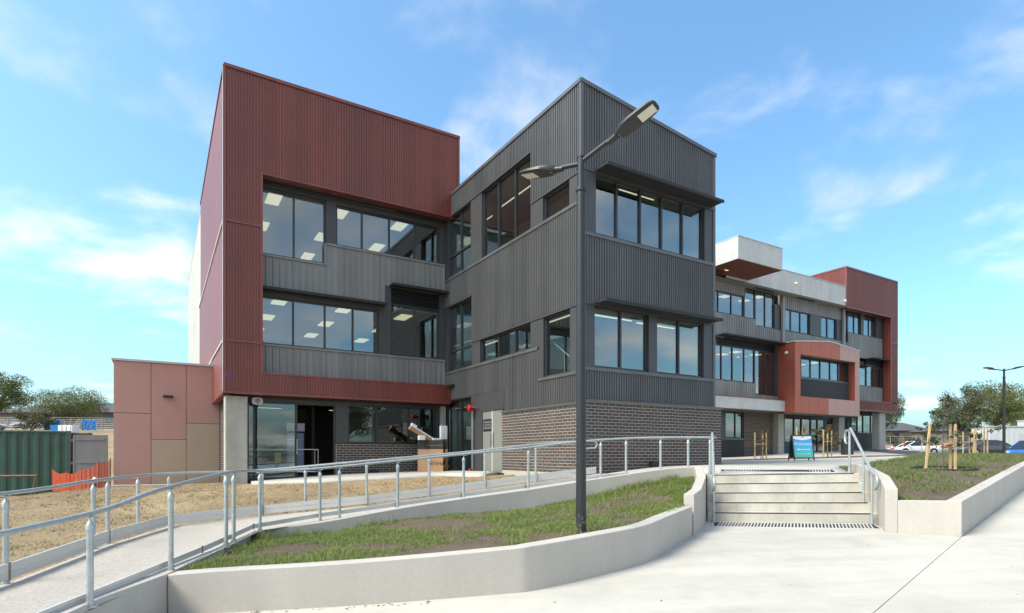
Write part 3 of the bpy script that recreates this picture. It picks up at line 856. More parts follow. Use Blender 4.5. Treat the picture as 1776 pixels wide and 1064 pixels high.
# left face (u = 0)
for (v0, v1, z0, z1) in [(2.40,7.86,9.53,TOPZ),(.06,2.40,7.98,TOPZ),(.06,6.2,4.52,7.12),(6.2,8.44,6.16,7.12),(1.95,3.92,1.92,3.58),(3.92,8.44,2.62,3.58),(.06,1.95,1.92,2.66)]:
    corr('cladding_sheet', c_, cb, 'u', 0, v0, v1, z0, z1)
for (v0, v1, z0, z1) in [(.01,.50,7.20,7.98),(1.76,2.40,7.20,7.98),(5.45,6.27,7.20,9.53),(8.13,8.44,7.20,9.53),(.01,.47,2.74,4.52),(1.73,2.40,3.66,4.52),(1.73,1.95,2.74,3.66),(5.58,6.2,3.66,4.52),(8.13,8.44,3.64,6.16),(3.96,6.24,2.06,2.62),(5.48,6.24,-.1,2.06)]:
    panel(cb, 'u', 0, v0, v1, z0, z1)
for (v0, v1, z) in [(.03,8.44,7.12),(2.0,8.44,3.58),(.03,1.98,2.66)]:
    trim(cb, 'u', 0, v0, v1, -.02, .045, z, z+.085)
for (v0, v1, z) in [(2.40,7.86,9.48),(.03,2.40,7.93),(.03,6.2,4.46),(6.2,8.44,6.11),(6.24,8.44,2.57)]:
    trim(cb, 'u', 0, v0, v1, -.10, .036, z, z+.05, 'char_flat')
trim(cb, 'u', 0, -.03, 7.86, -.10, .055, TOPZ, TOPZ+.10)
window(cb, 'u', 0, [2.40,3.38,4.42,5.45], 7.20, 9.48)
window(cb, 'u', 0, [.50,1.76], 7.20, 7.93)
window(cb, 'u', 0, [6.27,7.19,8.13], 7.20, 9.53, trans=(8.02,))
window(cb, 'u', 0, [2.40,3.38,4.42,5.58], 3.66, 4.46)
window(cb, 'u', 0, [.47,1.73], 2.74, 4.46)
window(cb, 'u', 0, [6.2,7.19,8.13], 3.66, 6.11, trans=(4.42,))
window(cb, 'u', 0, [6.24,7.2,8.42], -.1, 2.57, glass='glass_clear')
# right face (v = 0)
corr('cladding_sheet', c_, cb, 'v', 0, .06, 5.09, 8.06, rake)
corr('cladding_sheet', c_, cb, 'v', 0, .06, 5.09, 4.56, 6.30)
corr('cladding_sheet', c_, cb, 'v', 0, .06, 5.09, 1.99, 2.76)
for (u0, u1, z0, z1) in [(.01,.48,6.39,8.06),(4.70,5.12,6.39,8.06),(.01,.44,2.84,4.56),(2.40,2.72,2.84,4.56),(4.66,5.12,2.84,4.56)]:
    panel(cb, 'v', 0, u0, u1, z0, z1)
for z in (6.30, 2.76): trim(cb, 'v', 0, .03, 5.13, -.02, .045, z, z+.085)
for z in (8.00, 4.50): trim(cb, 'v', 0, .03, 5.12, -.10, .036, z, z+.06, 'char_flat')
window(cb, 'v', 0, [.48,1.27,2.14,2.97,3.82,4.70], 6.40, 8.00)
window(cb, 'v', 0, [.44,1.41,2.40], 2.86, 4.50)
window(cb, 'v', 0, [2.72,3.67,4.66], 2.86, 4.50)
visor(cb, 'v', 0, .46, 4.95, 8.05, .52)
visor(cb, 'v', 0, .44, 4.95, 4.53, .48)
mb = MB(); mb.hexa([(-.03,-.055,TOPZ),(5.2,-.055,rake(5.2)),(5.2,.10,rake(5.2)),(-.03,.10,TOPZ),(-.03,-.055,TOPZ+.103),(5.2,-.055,rake(5.2)+.103),(5.2,.10,rake(5.2)+.103),(-.03,.10,TOPZ+.103)])
mb.build('parapet_cap', c_, cb)
trim(cb, 'u', 0, -.036, .058, -.06, .036, 1.93, TOPZ-.003, name='corner_trim')
trim(cb, 'v', 0, 5.06, 5.16, -.06, .036, 2.0, rake(5.16)-.01, name='corner_trim')
# far side, roof and floors
MB().hexa([(5.0,.16,-.2),(5.13,.16,-.2),(5.13,11,-.2),(5.0,11,-.2),(5.0,.16,rake(5.0)),(5.13,.16,rake(5.13)),(5.13,11,rake(5.13)),(5.0,11,rake(5.0))]).build('end_wall', c_, cb)
MB().hexa([(.16,.16,TOPZ-.35),(4.98,.16,rake(5)-.35),(4.98,8.42,rake(5)-.35),(.16,8.42,TOPZ-.35),(.16,.16,TOPZ-.15),(4.98,.16,rake(5)-.15),(4.98,8.42,rake(5)-.15),(.16,8.42,TOPZ-.15)]).build('roof', 'char_flat', cb)
for z0, z1, nm, mm in [(-.3,-.04,'floor_slab','int_floor'),(2.30,2.60,'floor_slab','int_floor'),(5.30,5.60,'floor_slab','int_floor')]:
    MB().box(.16,4.98,.16,8.42,z0,z1).build(nm, mm, cb)
for z in (2.25, 4.62, 9.60): MB().box(.17,4.97,.17,8.42,z,z+.04).build('ceiling', 'int_ceil', cb)
MB().box(4.7,4.8,.3,8.4,-.03,9.55).build('inner_wall', 'int_white', cb)
MB().box(.3,4.7,8.55,8.65,-.03,9.55).build('inner_wall', 'int_white', cb)
MB().box(2.6,2.7,3.0,8.4,2.6,9.5).build('inner_wall', 'int_white', cb)
for (u0, u1, v0, v1, z) in [(.5,.56,.8,3.2,9.1),(1.2,3.4,1.3,1.36,9.0),(3.0,4.5,1.9,1.96,8.9),(.7,.76,3.4,5.4,9.1),(.8,.86,6.2,7.9,9.1),(.6,2.6,.9,.96,4.5),(2.9,4.5,1.0,1.06,4.5),(.6,.66,1.2,3.0,4.5),(.7,.76,5.6,7.6,4.5)]:
    MB().box(u0,u1-(.03 if u1-u0<.1 else 0),v0,v1-(.03 if v1-v0<.1 else 0),z,z+.03).build('linear_light', 'strip', cb)
# stair rail seen behind the lower glass
MB().tube([(.35,.4,2.9),(.35,3.0,4.6)], .02, 8).tube([(.35,1.2,2.6),(.35,1.2,3.4)], .015, 6).tube([(.35,3.2,4.0),(.35,5.4,2.8)], .02, 8).build('inner_stair_rail', 'galv', cb)
# brick base
bw = MB(); bw.box(-.053,.14,.0,4.0,-.5,1.86); bw.box(-.053,5.40,-.053,.0,-.5,1.93); bw.box(.145,5.40,.0,.16,-.5,1.93)
bw = bw.build('brick_wall', 'mortar', cb)
fr_, rr, dims = bricks(bw, 'v', -.058, -.058, 5.41, -.40, 1.925)
fl_, rl, dims = bricks(bw, 'u', -.058, .04, 4.0, -.40, 1.855)
L_, H_, D_ = dims
bmv = MB().box(0,L_,0,.06,0,H_).mesh('brick', 'brick'); bmu = MB().box(0,.06,0,L_,0,H_).mesh('brick', 'brick')
allb = [('v', a, z, a*.45) for a, z in fr_ if z > -.1]+[('u', a, z, a*1.0) for a, z in fl_ if z > 0]
allb.sort(key=lambda t: t[3])
for k, (pl, a, z, _) in enumerate(allb):
    j = rnd.uniform(-.002,.002)
    if k < 300:
        inst(bmv if pl == 'v' else bmu, 'brick', bw, (a, -.058+j, z) if pl == 'v' else (-.058+j, a, z))
    else:
        bx(rr, pl, -.058, a, a+L_, -.06, j, z, z+H_)
rr.v, rr.f = rr.v+rl.v, rr.f+[tuple(i+len(rr.v) for i in f) for f in rl.f]
tag(rr.build('brickwork', 'brick', bw), kind='stuff')
mb = MB(); mb.box(-.10,5.46,-.10,.03,1.93,1.985); mb.box(-.10,.02,.03,4.0,1.862,1.92); mb.build('brick_cap', 'charcoal', cb)
# plant room: grey double doors in the left face
dr = MB(); bx(dr,'u',0,3.98,4.06,-.12,.02,-.1,2.06); bx(dr,'u',0,5.42,5.48,-.12,.02,-.1,2.06); bx(dr,'u',0,3.98,5.48,-.12,.021,2.0,2.06)
dr = dr.build('door_frame', 'char_flat', cb)
for a0, a1, hs in ((4.07,4.735,4.66),(4.765,5.41,4.84)):
    lf = MB(); bx(lf,'u',0,a0,a1,-.06,-.01,-.06,1.99); lf = lf.build('door', 'door_grey', dr)
    hp = MB(); bx(hp,'u',0,hs-.04,hs+.04,-.012,0,.80,1.25); hp.tube([(0,hs,.85),(-.06,hs,.85),(-.06,hs,1.2),(0,hs,1.2)], .012, 8); hp.build('handle', 'chrome', lf)
mb = MB(); bx(mb,'u',0,4.735,4.765,-.05,.0,-.06,1.99); mb.build('centre_bead', 'white', dr)
sg = MB(); bx(sg,'u',0,4.80,5.36,-.01,.004,1.32,1.72); sg = sg.build('door_sign', 'black', dr)
M['signtext'] = mat('sign_lettering', (.30,.31,.33), .6)
tm = text_mesh('SPRINKLER\nCONTROL\nCUPBOARD', .105, 'signtext')
o = inst(tm, 'lettering', sg, (-.006,5.08,1.52), (rad(90),0,rad(-90)))
# small wall fittings
for (v, z) in [(7.55,3.05)]:
    mb = MB(); bx(mb,'u',0,v-.02,v+.32,.03,.16,z,z+.09); mb.build('wall_light', 'black', cb)
mb = MB(); mb.box(2.35,2.75,-.20,-.06,.22,.36); mb.build('flood_light', 'black', cb)
# pale parapet behind
MB().box(.4,4.4,9.4,14,9.0,11.5).build('rear_parapet', 'white_fc', cb)
MB().box(.34,4.46,9.34,14.06,11.5,11.56).build('parapet_cap', 'sillwhite', cb)

# fire bell and its pipe
fb = thing('fire_bell', 'round red sprinkler alarm bell on a thin grey pipe beside the grey doors', 'alarm bell', (CX, CY, 0), AZ)
mb = MB(); mb.lathe([(.02,-.27),(.10,-.265),(.12,-.25),(.12,-.225),(.11,-.215),(.06,-.21)], 20, (0,5.98,2.14), 'x'); mb.build('gong', 'redpaint', fb, smooth=True)
mb = MB(); mb.lathe([(.06,-.21),(.075,-.20),(.075,-.08),(.05,-.01)], 14, (0,5.98,2.14), 'x'); mb.build('motor_housing', 'redpaint', fb, smooth=True)
MB().tube([(-.10,5.9,2.15),(-.10,5.55,2.18)], [.02,.012], 8).build('spindle', 'chrome', fb, smooth=True)
MB().tube([(-.10,5.98,2.05),(-.10,5.98,.05),(-.02,5.98,.02)], .02, 8).build('pipe', 'galv', fb, smooth=True)
MB().lathe([(.05,0),(.05,.05),(.02,.09)], 10, (-.12,6.12,-.04)).build('drain_cap', 'redpaint', fb)
# ================================================================== maroon wing
rw = building('maroon_wing', 'tall maroon ribbed metal wing with recessed windows and glass doors')
rv = 7.88; r_ = 'red'; RT = 12.50
for (u0, u1, z0, z1) in [(-7.66,-6.64,7.80,RT),(-7.66,-6.64,4.10,7.74),(-7.66,-6.64,2.50,4.04),(-6.64,.26,9.49,RT),(-6.64,-.07,2.50,3.09)]:
    corr('cladding_sheet', r_, rw, 'v', rv, u0, u1, z0, z1, back=.30)
for (v0, v1, z0, z1) in [(7.95,19.6,7.80,RT),(7.95,20.4,4.10,7.74),(7.95,20.4,2.50,4.04)]:
    corr('cladding_sheet', r_, rw, 'u', -7.70, v0, v1, z0, z1, pitch=.20, dep=.010, back=.30)
corr('cladding_sheet', 'white_fc', rw, 'u', -7.68, 19.65, 33.0, 7.80, 12.2, pitch=.3, back=.3)
corr('cladding_sheet', 'white_fc', rw, 'u', -7.68, 20.45, 33.0, -.4, 7.78, pitch=.3, back=.3)
T = lambda *a, **k: trim(rw, *a, **k)
for z in (7.74, 4.04):
    T('v', rv, -7.72, -6.60, -.05, .045, z, z+.06, 'red'); T('u', -7.70, 7.93, 20.4, -.05, .05, z, z+.06, 'sillwhite')
T('v', rv, -7.72, .34, -.25, .055, RT, RT+.10, 'red'); T('u', -7.70, 7.94, 19.6, -.25, .04, RT, RT+.10, 'red'); T('u', -7.68, 19.6, 33, -.25, .04, 12.2, 12.28, 'sillwhite')
T('v', rv, -7.74, -.04, -.28, .035, 2.43, 2.50, 'red'); T('u', -7.70, 7.85, 12.9, -.28, .037, 2.43, 2.50, 'red')
T('v', rv, -6.64, -.03, -.30, .036, 3.09, 3.14, 'red'); T('v', rv, -6.66, .28, -.30, .036, 9.44, 9.49, 'red'); T('v', rv, -6.66, -6.60, -.30, .036, 3.14, 9.44, 'red')
T('v', rv, -7.74, -7.66, -.06, .038, 2.50, RT-.002, 'red', 'corner_trim'); T('u', -7.70, 7.845, 7.95, -.04, .045, 2.50, RT-.002, 'sillwhite', 'corner_trim'); T('v', rv, .26, .33, -.30, .036, 9.49, RT-.002, 'red', 'corner_trim'); T('v', rv, -.07, -.03, -.30, .036, 2.50, 3.09, 'red', 'corner_trim')
MB().box(.0,.32,8.2,14,9.49,RT).build('end_wall', r_, rw)
MB().box(-7.36,.25,8.2,33,12.1,12.3).build('roof', 'sillwhite', rw)
# recessed window wall
gv_ = 8.43
for (u0, u1, z0, z1) in [(-6.60,-4.5,5.94,7.04),(-4.5,-2.40,5.94,7.76),(-2.40,-.02,6.68,7.76),(-6.60,-.02,3.16,4.10)]:
    corr('cladding_sheet', 'grey', rw, 'v', gv_, u0, u1, z0, z1, pitch=.215, dep=.035, kind='seam')
for (u0, u1, z) in [(-6.6,-4.46,7.04),(-4.5,-.02,7.76),(-6.6,-.02,4.10)]: trim(rw, 'v', gv_, u0, u1, -.03, .05, z, z+.06, 'grey')
trim(rw, 'v', gv_, -4.56, -4.49, -.03, .05, 7.0, 7.80, 'grey')
for (u0, u1, z0, z1) in [(-4.5,-4.15,7.82,9.44),(-.25,-.0,7.82,9.44),(-6.6,-4.5,9.30,9.44),(-4.15,-.25,9.22,9.44),(-2.63,-2.17,4.16,5.94),(-2.40,-2.17,5.94,6.68),(-.25,-.0,4.16,6.68),(-6.6,-2.63,5.74,5.94)]:
    panel(rw, 'v', gv_, u0, u1, z0, z1)
window(rw, 'v', gv_, [-6.60,-5.54,-4.50], 7.10, 9.30)
window(rw, 'v', gv_, [-4.15,-3.22,-2.21,-1.23,-.25], 7.82, 9.22)
window(rw, 'v', gv_, [-6.60,-5.56,-4.52,-3.55,-2.63], 4.16, 5.74)
window(rw, 'v', gv_, [-2.17,-1.23,-.25], 4.16, 6.08)
louvre(rw, 'v', gv_, -2.17, -.25, 6.10, 6.62, 6)
visor(rw, 'v', gv_, -6.60, -2.42, 5.90, .42)
visor(rw, 'v', gv_, -2.24, -.04, 6.66, .42)
MB().box(-6.6,.0,8.19,8.30,9.40,9.44).build('soffit', 'soffit_dark', rw)
MB().box(-6.62,-.04,8.18,8.43,3.05,3.10).build('ledge', 'red', rw)
# underside and shop front
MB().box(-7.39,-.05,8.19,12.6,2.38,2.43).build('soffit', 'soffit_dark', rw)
MB().prism([(-7.66,8.05),(-7.02,8.05),(-7.02,8.55),(-7.66,8.55)], -.6, 2.38).build('column', 'conc', rw, bevel=.02)
MB().prism([(-.22,8.30),(-.03,8.30),(-.03,8.6),(-.22,8.6)], -.4, 2.38).build('column', 'conc', rw, bevel=.015)
for (u0, u1, z0, z1) in [(-4.15,-3.73,.93,2.38),(-.37,-.22,.93,2.38),(-7.02,-4.15,2.30,2.38),(-3.73,-.37,2.30,2.38)]:
    panel(rw, 'v', gv_+.04, u0, u1, z0, z1)
window(rw, 'v', gv_+.04, [-3.73,-2.67,-1.44,-.37], .93, 2.30, glass='glass_clear')
df = MB()
for (u0, u1, z0, z1) in [(-7.02,-6.93,-.35,2.30),(-5.50,-5.43,-.25,2.30),(-4.22,-4.15,-.25,2.30),(-7.02,-4.15,2.22,2.30),(-6.93,-5.5,-.35,-.22),(-6.80,-6.74,-.25,2.22)]:
    bx(df, 'v', gv_+.04, u0, u1, -.12+.001*u0, -.02+.001*u0, z0, z1)
df = df.build('door_frame', 'frame', rw)
gl = MB(); bx(gl, 'v', gv_+.04, -6.74, -5.50, -.075, -.065, -.22, 2.22); gl.build('sliding_door', 'glass_clear', df)
gl = MB(); bx(gl, 'v', gv_+.04, -6.93, -6.80, -.075, -.065, -.22, 2.22); gl.build('side_pane', 'glass_clear', df)
MB().tube([(-5.46,8.44,.55),(-5.46,8.38,.55),(-5.46,8.38,1.05),(-5.46,8.44,1.05)], .014, 8).build('handle', 'chrome', df)
sb = MB(); sb.box(-4.15,-.24,8.437,8.6,-.4,.90); sb = sb.build('brick_wall', 'mortar', rw)
f2, r2, _d = bricks(sb, 'v', 8.432, -4.14, -.25, -.35, .895)
for a, z in f2: bx(r2, 'v', 8.432, a, a+L_, -.06, rnd.uniform(-.002,.002), z, z+H_)
tag(r2.build('brickwork', 'brick', sb), kind='stuff')
trim(rw, 'v', 8.47, -4.16, -.22, -.1, .06, .90, .93, 'frame')
sb2 = MB(); sb2.box(-7.453,-7.3,8.56,12.46,-.7,2.38); sb2 = sb2.build('brick_wall', 'mortar', rw)
f3, r3, _d = bricks(sb2, 'u', -7.458, 8.56, 12.44, -.6, 2.37)
for a, z in f3: bx(r3, 'u', -7.458, a, a+L_, -.06, rnd.uniform(-.002,.002), z, z+H_)
tag(r3.build('brickwork', 'brick', sb2), kind='stuff')
# floors and ceilings
MB().box(-7.3,-.02,8.62,22,-.45,-.20).build('floor_slab', 'int_floor', rw)
for z0, z1 in ((2.75,3.05),(6.15,6.55)): MB().box(-7.3,.1,8.62,22,z0,z1).build('floor_slab', 'int_floor', rw)
for z in (2.58, 5.92, 9.46): MB().box(-7.28,-.05,8.60,21.9,z,z+.04).build('ceiling', 'int_ceil', rw)
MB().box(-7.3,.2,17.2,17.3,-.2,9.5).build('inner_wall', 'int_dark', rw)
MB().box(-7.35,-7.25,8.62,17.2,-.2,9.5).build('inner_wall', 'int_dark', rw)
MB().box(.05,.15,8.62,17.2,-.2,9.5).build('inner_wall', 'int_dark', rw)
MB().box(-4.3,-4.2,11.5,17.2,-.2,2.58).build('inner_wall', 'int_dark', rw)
ceiling_lights(rw, (-6.0,-3.7,-1.4), (9.65,12.4,15.1), 9.455)
ceiling_lights(rw, (-5.8,-3.55,-1.25), (9.65,12.4,15.1), 5.915)
ceiling_lights(rw, (-5.3,-2.3), (10.6,12.6,14.9), 2.575, .9, .45)
# fittings on the wing
ls = thing('loudspeaker', 'round pale horn loudspeaker under the maroon overhang by the glass doors', 'loudspeaker', (CX, CY, 0), AZ)
M['horn'] = mat('pale_grey_plastic', (.42,.40,.42), .6)
mb = MB(); secs = []
for d, s in ((8.36,.55),(8.30,.62),(8.16,1.0),(8.13,1.0)):
    secs.append([(-6.72+.165*s*math.copysign(abs(math.cos(a))**.6, math.cos(a)), d, 2.25+.115*s*math.copysign(abs(math.sin(a))**.6, math.sin(a))) for a in [i*math.pi/12 for i in range(24)]])
mb.loft(secs); mb.build('horn', 'horn', ls, smooth=True)
mb = MB(); mb.lathe([(.085,8.128),(.06,8.120),(.035,8.122),(.02,8.115)], 18, (-6.72,0,2.25), 'y'); mb.build('driver', 'door_grey', ls, smooth=True)
MB().box(-6.76,-6.68,8.30,8.40,2.05,2.15).build('bracket', 'black', ls)
mb = MB(); R0 = []
for k in range(28):
    a = k*2*math.pi/28; R0.append((-7.545+.105*math.cos(a)+.02*math.sin(2*a), rv-.036, 2.93+.10*math.sin(a)))
M['bluemark'] = mat('blue_marker', (.10,.10,.45), .6)
mb.tube(R0+[R0[0]], .007, 5, cap=False); mb.build('marker_ring', 'bluemark', rw)
MB().box(-3.05,-2.72,8.20,8.40,-.20,-.02).build('junction_box', 'black', rw)
MB().box(-2.90,-2.80,8.195,8.20,-.17,-.12).build('paper_label', 'white', rw)
# ================================================================== far grey wing
fw_ = building('grey_wing', 'long grey ribbed metal wing with white fascia and maroon end')
wv = 11.2; fv_ = 10.6
FT = 13.58
# maroon end box
for (u0, u1, z0, z1) in [(31.66,38.52,10.86,FT),(37.68,38.52,8.98,10.86),(37.68,38.52,4.42,8.90),(32.2,38.52,3.74,4.36)]:
    corr('cladding_sheet', 'red', fw_, 'v', fv_, u0, u1, z0, z1, back=.5)
corr('cladding_sheet', 'red', fw_, 'u', 31.62, 10.66, 14.5, 10.86, FT, back=.3, out=-1)
corr('cladding_sheet', 'red', fw_, 'u', 37.66, 10.66, 11.19, 4.42, 10.46, back=.02, out=-1)
trim(fw_, 'v', fv_, 31.58, 38.60, -.3, .05, FT, FT+.10, 'red'); trim(fw_, 'u', 31.62, 10.66, 14.5, -.2, .045, FT, FT+.10, 'red')
trim(fw_, 'v', fv_, 32.2, 38.6, -.5, .037, 3.66, 3.74, 'red'); trim(fw_, 'v', fv_, 37.62, 38.58, -.05, .045, 8.90, 8.98, 'red')
trim(fw_, 'v', fv_, 37.62, 37.69, -.5, .038, 4.40, 10.80, 'red'); trim(fw_, 'v', fv_, 31.64, 37.7, -.5, .038, 10.80, 10.86, 'red'); trim(fw_, 'v', fv_, 32.2, 37.66, -.55, .038, 4.36, 4.41, 'red')
trim(fw_, 'v', fv_, 31.57, 31.66, -.05, .04, 10.86, FT, 'red', 'corner_trim'); trim(fw_, 'v', fv_, 38.52, 38.60, -.3, .04, 3.74, FT, 'red', 'corner_trim')
MB().box(38.42,38.56,11.15,24,3.7,FT).build('end_wall', 'red', fw_)
MB().box(5.3,38.4,11.5,24,12.0,12.2).build('roof', 'sillwhite', fw_)
MB().box(31.7,38.4,10.9,14.5,FT-.3,FT-.1).build('roof', 'sillwhite', fw_)
# white fascia in separate sheets, with soffit and slots
ed = [19.0,20.9,21.95,23.0,24.1,25.2,26.3,27.4,28.5,29.6,30.7,31.60]
MB().box(18.9,31.62,10.63,10.8,10.93,12.24).build('fascia_backing', 'gap', fw_)
for a, b in zip(ed[:-1], ed[1:]):
    MB().box(a+.006, b-.006, 10.60, 10.628, 10.90, 12.22).build('fascia_sheet', 'white_fc', fw_)
MB().box(18.9,31.62,10.58,10.85,12.24,12.28).build('parapet_cap', 'sillwhite', fw_)
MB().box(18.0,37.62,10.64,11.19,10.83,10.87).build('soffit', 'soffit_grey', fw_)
for a in (22.0,26.4,32.5,35.3): MB().box(a,a+1.9,10.78,10.98,10.815,10.83).build('soffit_slot', 'black', fw_)
# wall sheets
G = lambda u0,u1,z0,z1: corr('cladding_sheet','grey',fw_,'v',wv,u0,u1,z0,z1,pitch=.215,dep=.035,kind='seam')
for q in [(17.5,21.5,10.30,10.86),(24.98,32.2,10.06,10.86),(17.5,22.5,7.62,8.98),(22.5,25.0,7.62,8.58),(25.0,32.2,7.6,8.60),(32.2,33.0,7.62,8.55),(33.0,37.6,7.62,9.28),(17.5,22.5,4.05,4.96),(22.5,24.74,4.05,4.28),(32.2,37.6,4.40,5.56),(33.0,34.4,6.98,7.62)]: G(*q)
for (u0,u1,z0,z1) in [(24.45,25.0,8.60,10.2),(28.31,29.59,8.64,10.06),(34.63,35.0,9.30,10.86),(36.75,37.62,9.3,10.86),(31.49,32.2,8.64,10.06),(24.5,24.74,4.3,7.6)]: panel(fw_,'v',wv,u0,u1,z0,z1)
window(fw_,'v',wv,[17.6,18.72,19.1,20.3,21.42],9.0,10.28)
window(fw_,'v',wv,[21.5,22.55],9.0,10.84); window(fw_,'v',wv,[22.55,23.55,24.45],8.60,10.84)
window(fw_,'v',wv,[25.3,26.25,27.3,28.31],8.64,10.06); window(fw_,'v',wv,[29.59,30.45,31.49],8.64,10.06)
window(fw_,'v',wv,[32.2,33.0],8.58,10.84); window(fw_,'v',wv,[33.0,33.85,34.63],9.30,10.84); window(fw_,'v',wv,[35.0,35.85,36.75],9.30,10.84)
window(fw_,'v',wv,[17.6,18.4,19.4,20.4,21.5,22.5],4.98,7.10); panel(fw_,'v',wv,17.5,18.9,7.10,7.62); window(fw_,'v',wv,[22.5,23.5,24.5],4.30,7.10)
louvre(fw_,'v',wv,18.9,24.5,7.12,7.58,4); visor(fw_,'v',wv,18.9,24.72,7.60,.6); visor(fw_,'v',wv,17.2,18.8,7.35,.6)
window(fw_,'v',wv,[33.0,33.8,34.45,35.5],5.58,6.95); window(fw_,'v',wv,[35.5,36.5,37.6],5.58,7.2)
louvre(fw_,'v',wv,35.5,37.6,7.22,7.58,4); visor(fw_,'v',wv,35.45,37.62,7.60,.55); visor(fw_,'v',wv,34.4,35.5,6.98,.4)
for a in (25.05,32.05): MB().box(a,a+.24,11.02,11.16,7.5,10.85).build('downpipe', 'grey', fw_)
for a,z in ((25.7,11.55),(31.35,11.2)):
    MB().lathe([(.09,10.60),(.10,10.54),(.07,10.46),(.02,10.43)], 12, (a,0,z), 'y').build('camera_dome', 'white', fw_, smooth=True)
# ground floor
ww = 12.0
M['brickfar'] = mat('dark_brick_far', (.05,.036,.032), .75)
def brick_tex(m):
    t = m.node_tree; b = t.nodes['Principled BSDF']; co = N(t,'ShaderNodeTexCoord'); mp = N(t,'ShaderNodeMapping'); mp.inputs['Rotation'].default_value = (rad(90),0,0)
    bt = N(t,'ShaderNodeTexBrick', inp={'Scale':1.0,'Brick Width':.24,'Row Height':.086,'Mortar Size':.006,'Color1':(.035,.029,.028,1),'Color2':(.085,.047,.034,1),'Mortar':(.33,.29,.24,1)})
    t.links.new(co.outputs['Object'], mp.inputs[0]); t.links.new(mp.outputs[0], bt.inputs['Vector']); t.links.new(bt.outputs[0], b.inputs['Base Color'])
brick_tex(M['brickfar'])
MB().box(22.45,25.40,12.0,12.2,.0,3.7).build('brick_wall', 'brickfar', fw_)
MB().box(33.5,38.9,12.0,12.2,.2,2.05).build('brick_wall', 'brickfar', fw_)
MB().box(33.45,38.9,11.97,12.1,2.05,2.12).build('sill', 'frame', fw_)
corr('cladding_sheet','char_flat',fw_,'v',12.0,19.0,22.4,.0,1.45); trim(fw_,'v',12.0,19.0,22.44,-.05,.05,1.45,1.55,'charcoal')
window(fw_,'v',12.0,[20.7,21.7,22.4],1.56,3.2); panel(fw_,'v',12.0,19.0,20.7,1.56,3.7); panel(fw_,'v',12.0,20.7,22.45,3.2,3.7)
window(fw_,'v',12.0,[33.6,34.4,35.8,36.6,37.7,38.8],2.13,3.66)
MB().box(5.2,18.95,12.0,12.2,-.2,3.7).build('brick_wall','brickfar',fw_)
for (u0,u1,v0,v1) in [(25.42,26.05,11.6,12.1),(32.5,33.2,11.6,12.1),(36.35,37.2,10.75,11.3)]:
    MB().prism([(u0,v0),(u1,v0),(u1,v1),(u0,v1)],.2,3.66 if u0>30 else 3.3).build('column','conc',fw_,bevel=.02)
ent = window(fw_,'v',12.0,[26.1,26.75,27.85,28.7,29.8,30.6,31.5,32.5],.45,3.05,fw=.09,glass='glass_clear')
panel(fw_,'v',12.0,26.05,32.5,3.05,3.6)
MB().box(5.3,38.4,12.25,13.9,3.55,3.75).build('floor_slab','int_floor',fw_); MB().box(5.3,38.4,11.42,13.9,7.15,7.45).build('floor_slab','int_floor',fw_)
MB().box(5.3,38.4,13.9,14.0,.0,12.0).build('inner_wall','int_dark',fw_)
MB().box(5.3,38.4,11.42,12.1,3.56,3.74).build('floor_slab','int_floor',fw_)
MB().box(5.3,38.4,12.2,13.9,.0,.4).build('floor_slab','int_floor',fw_)
for z in (10.9,7.1,3.5): MB().box(21.6 if z>10 else 5.4,38.3,11.45 if z>4 else 12.25,13.88,z-.03,z).build('ceiling','int_ceil',fw_)
ceiling_lights(fw_,(22.2,24.2,32.9),(12.2,13.3),10.865,.6,.5); ceiling_lights(fw_,(22.0,24.0,30.5),(12.3,13.3),7.065,.6,.5)
MB().box(22.8,24.6,12.5,12.6,4.3,6.9).build('inner_wall','orange2',fw_)
# white lower canopy
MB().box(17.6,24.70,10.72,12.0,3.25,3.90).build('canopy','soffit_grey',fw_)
for a,b in ((17.62,20.6),(20.6,22.8),(22.8,24.78)): MB().box(a+.006,b-.006,10.69,10.715,3.27,3.95).build('fascia_sheet','white_fc',fw_)
MB().box(17.6,24.8,10.67,11.2,3.955,4.03).build('canopy_flashing','red',fw_)
# white cantilevered box with maroon underside
wb = building('roof_box','white cantilevered roof box with maroon underside beyond the charcoal block','building')
MB().box(17.2,21.0,8.42,10.58,11.10,12.26).build('core','gap',wb)
for (u0,u1) in ((17.2,21.02),): MB().box(u0,u1,8.36,8.40,11.06,12.27).build('fascia_sheet','white_fc',wb)
for (v0,v1) in ((8.37,10.58),): MB().box(17.165,17.195,v0,v1,11.06,12.27).build('fascia_sheet','white_fc',wb)
MB().box(17.2,21.0,8.41,11.18,11.03,11.08).build('soffit','soffit_red',wb)
MB().box(17.15,21.05,8.33,10.6,12.275,12.31).build('parapet_cap','sillwhite',wb)
MB().box(17.6,18.3,10.2,10.4,11.0,11.03).build('soffit_vent','black',wb)
for u in (18.1,18.25): MB().box(u,u+.08,9.9,10.0,11.012,11.03).build('downlight','light',wb)
# ================================================================== entrance pod
pd = building('entrance_pod','terracotta and salmon panelled box projecting above the entrance doors','building')
pv_ = 9.98; u0, u1 = 24.74, 32.17; zb = 3.16
def ptop(u):
    return 7.62+.36*(u-u0)/3.85 if u < u0+3.85 else 7.98-.31*(u-u0-3.85)/(u1-u0-3.85)
oL, oR, oB, oT = 25.32, 31.63, 4.22, 6.88
def hexp(a,b,v0,v1,z0a,z0b,z1a,z1b): return [(a,v0,z0a),(b,v0,z0b),(b,v1,z0b),(a,v1,z0a),(a,v0,z1a),(b,v0,z1b),(b,v1,z1b),(a,v1,z1a)]
sh = MB()
sh.hexa(hexp(u0+.03,oL-.02,pv_+.03,wv,zb+.02,zb+.02,ptop(u0)-.03,ptop(oL)-.03)); sh.hexa(hexp(oR+.02,u1-.03,pv_+.03,wv,zb+.02,zb+.02,ptop(oR)-.03,ptop(u1)-.03))
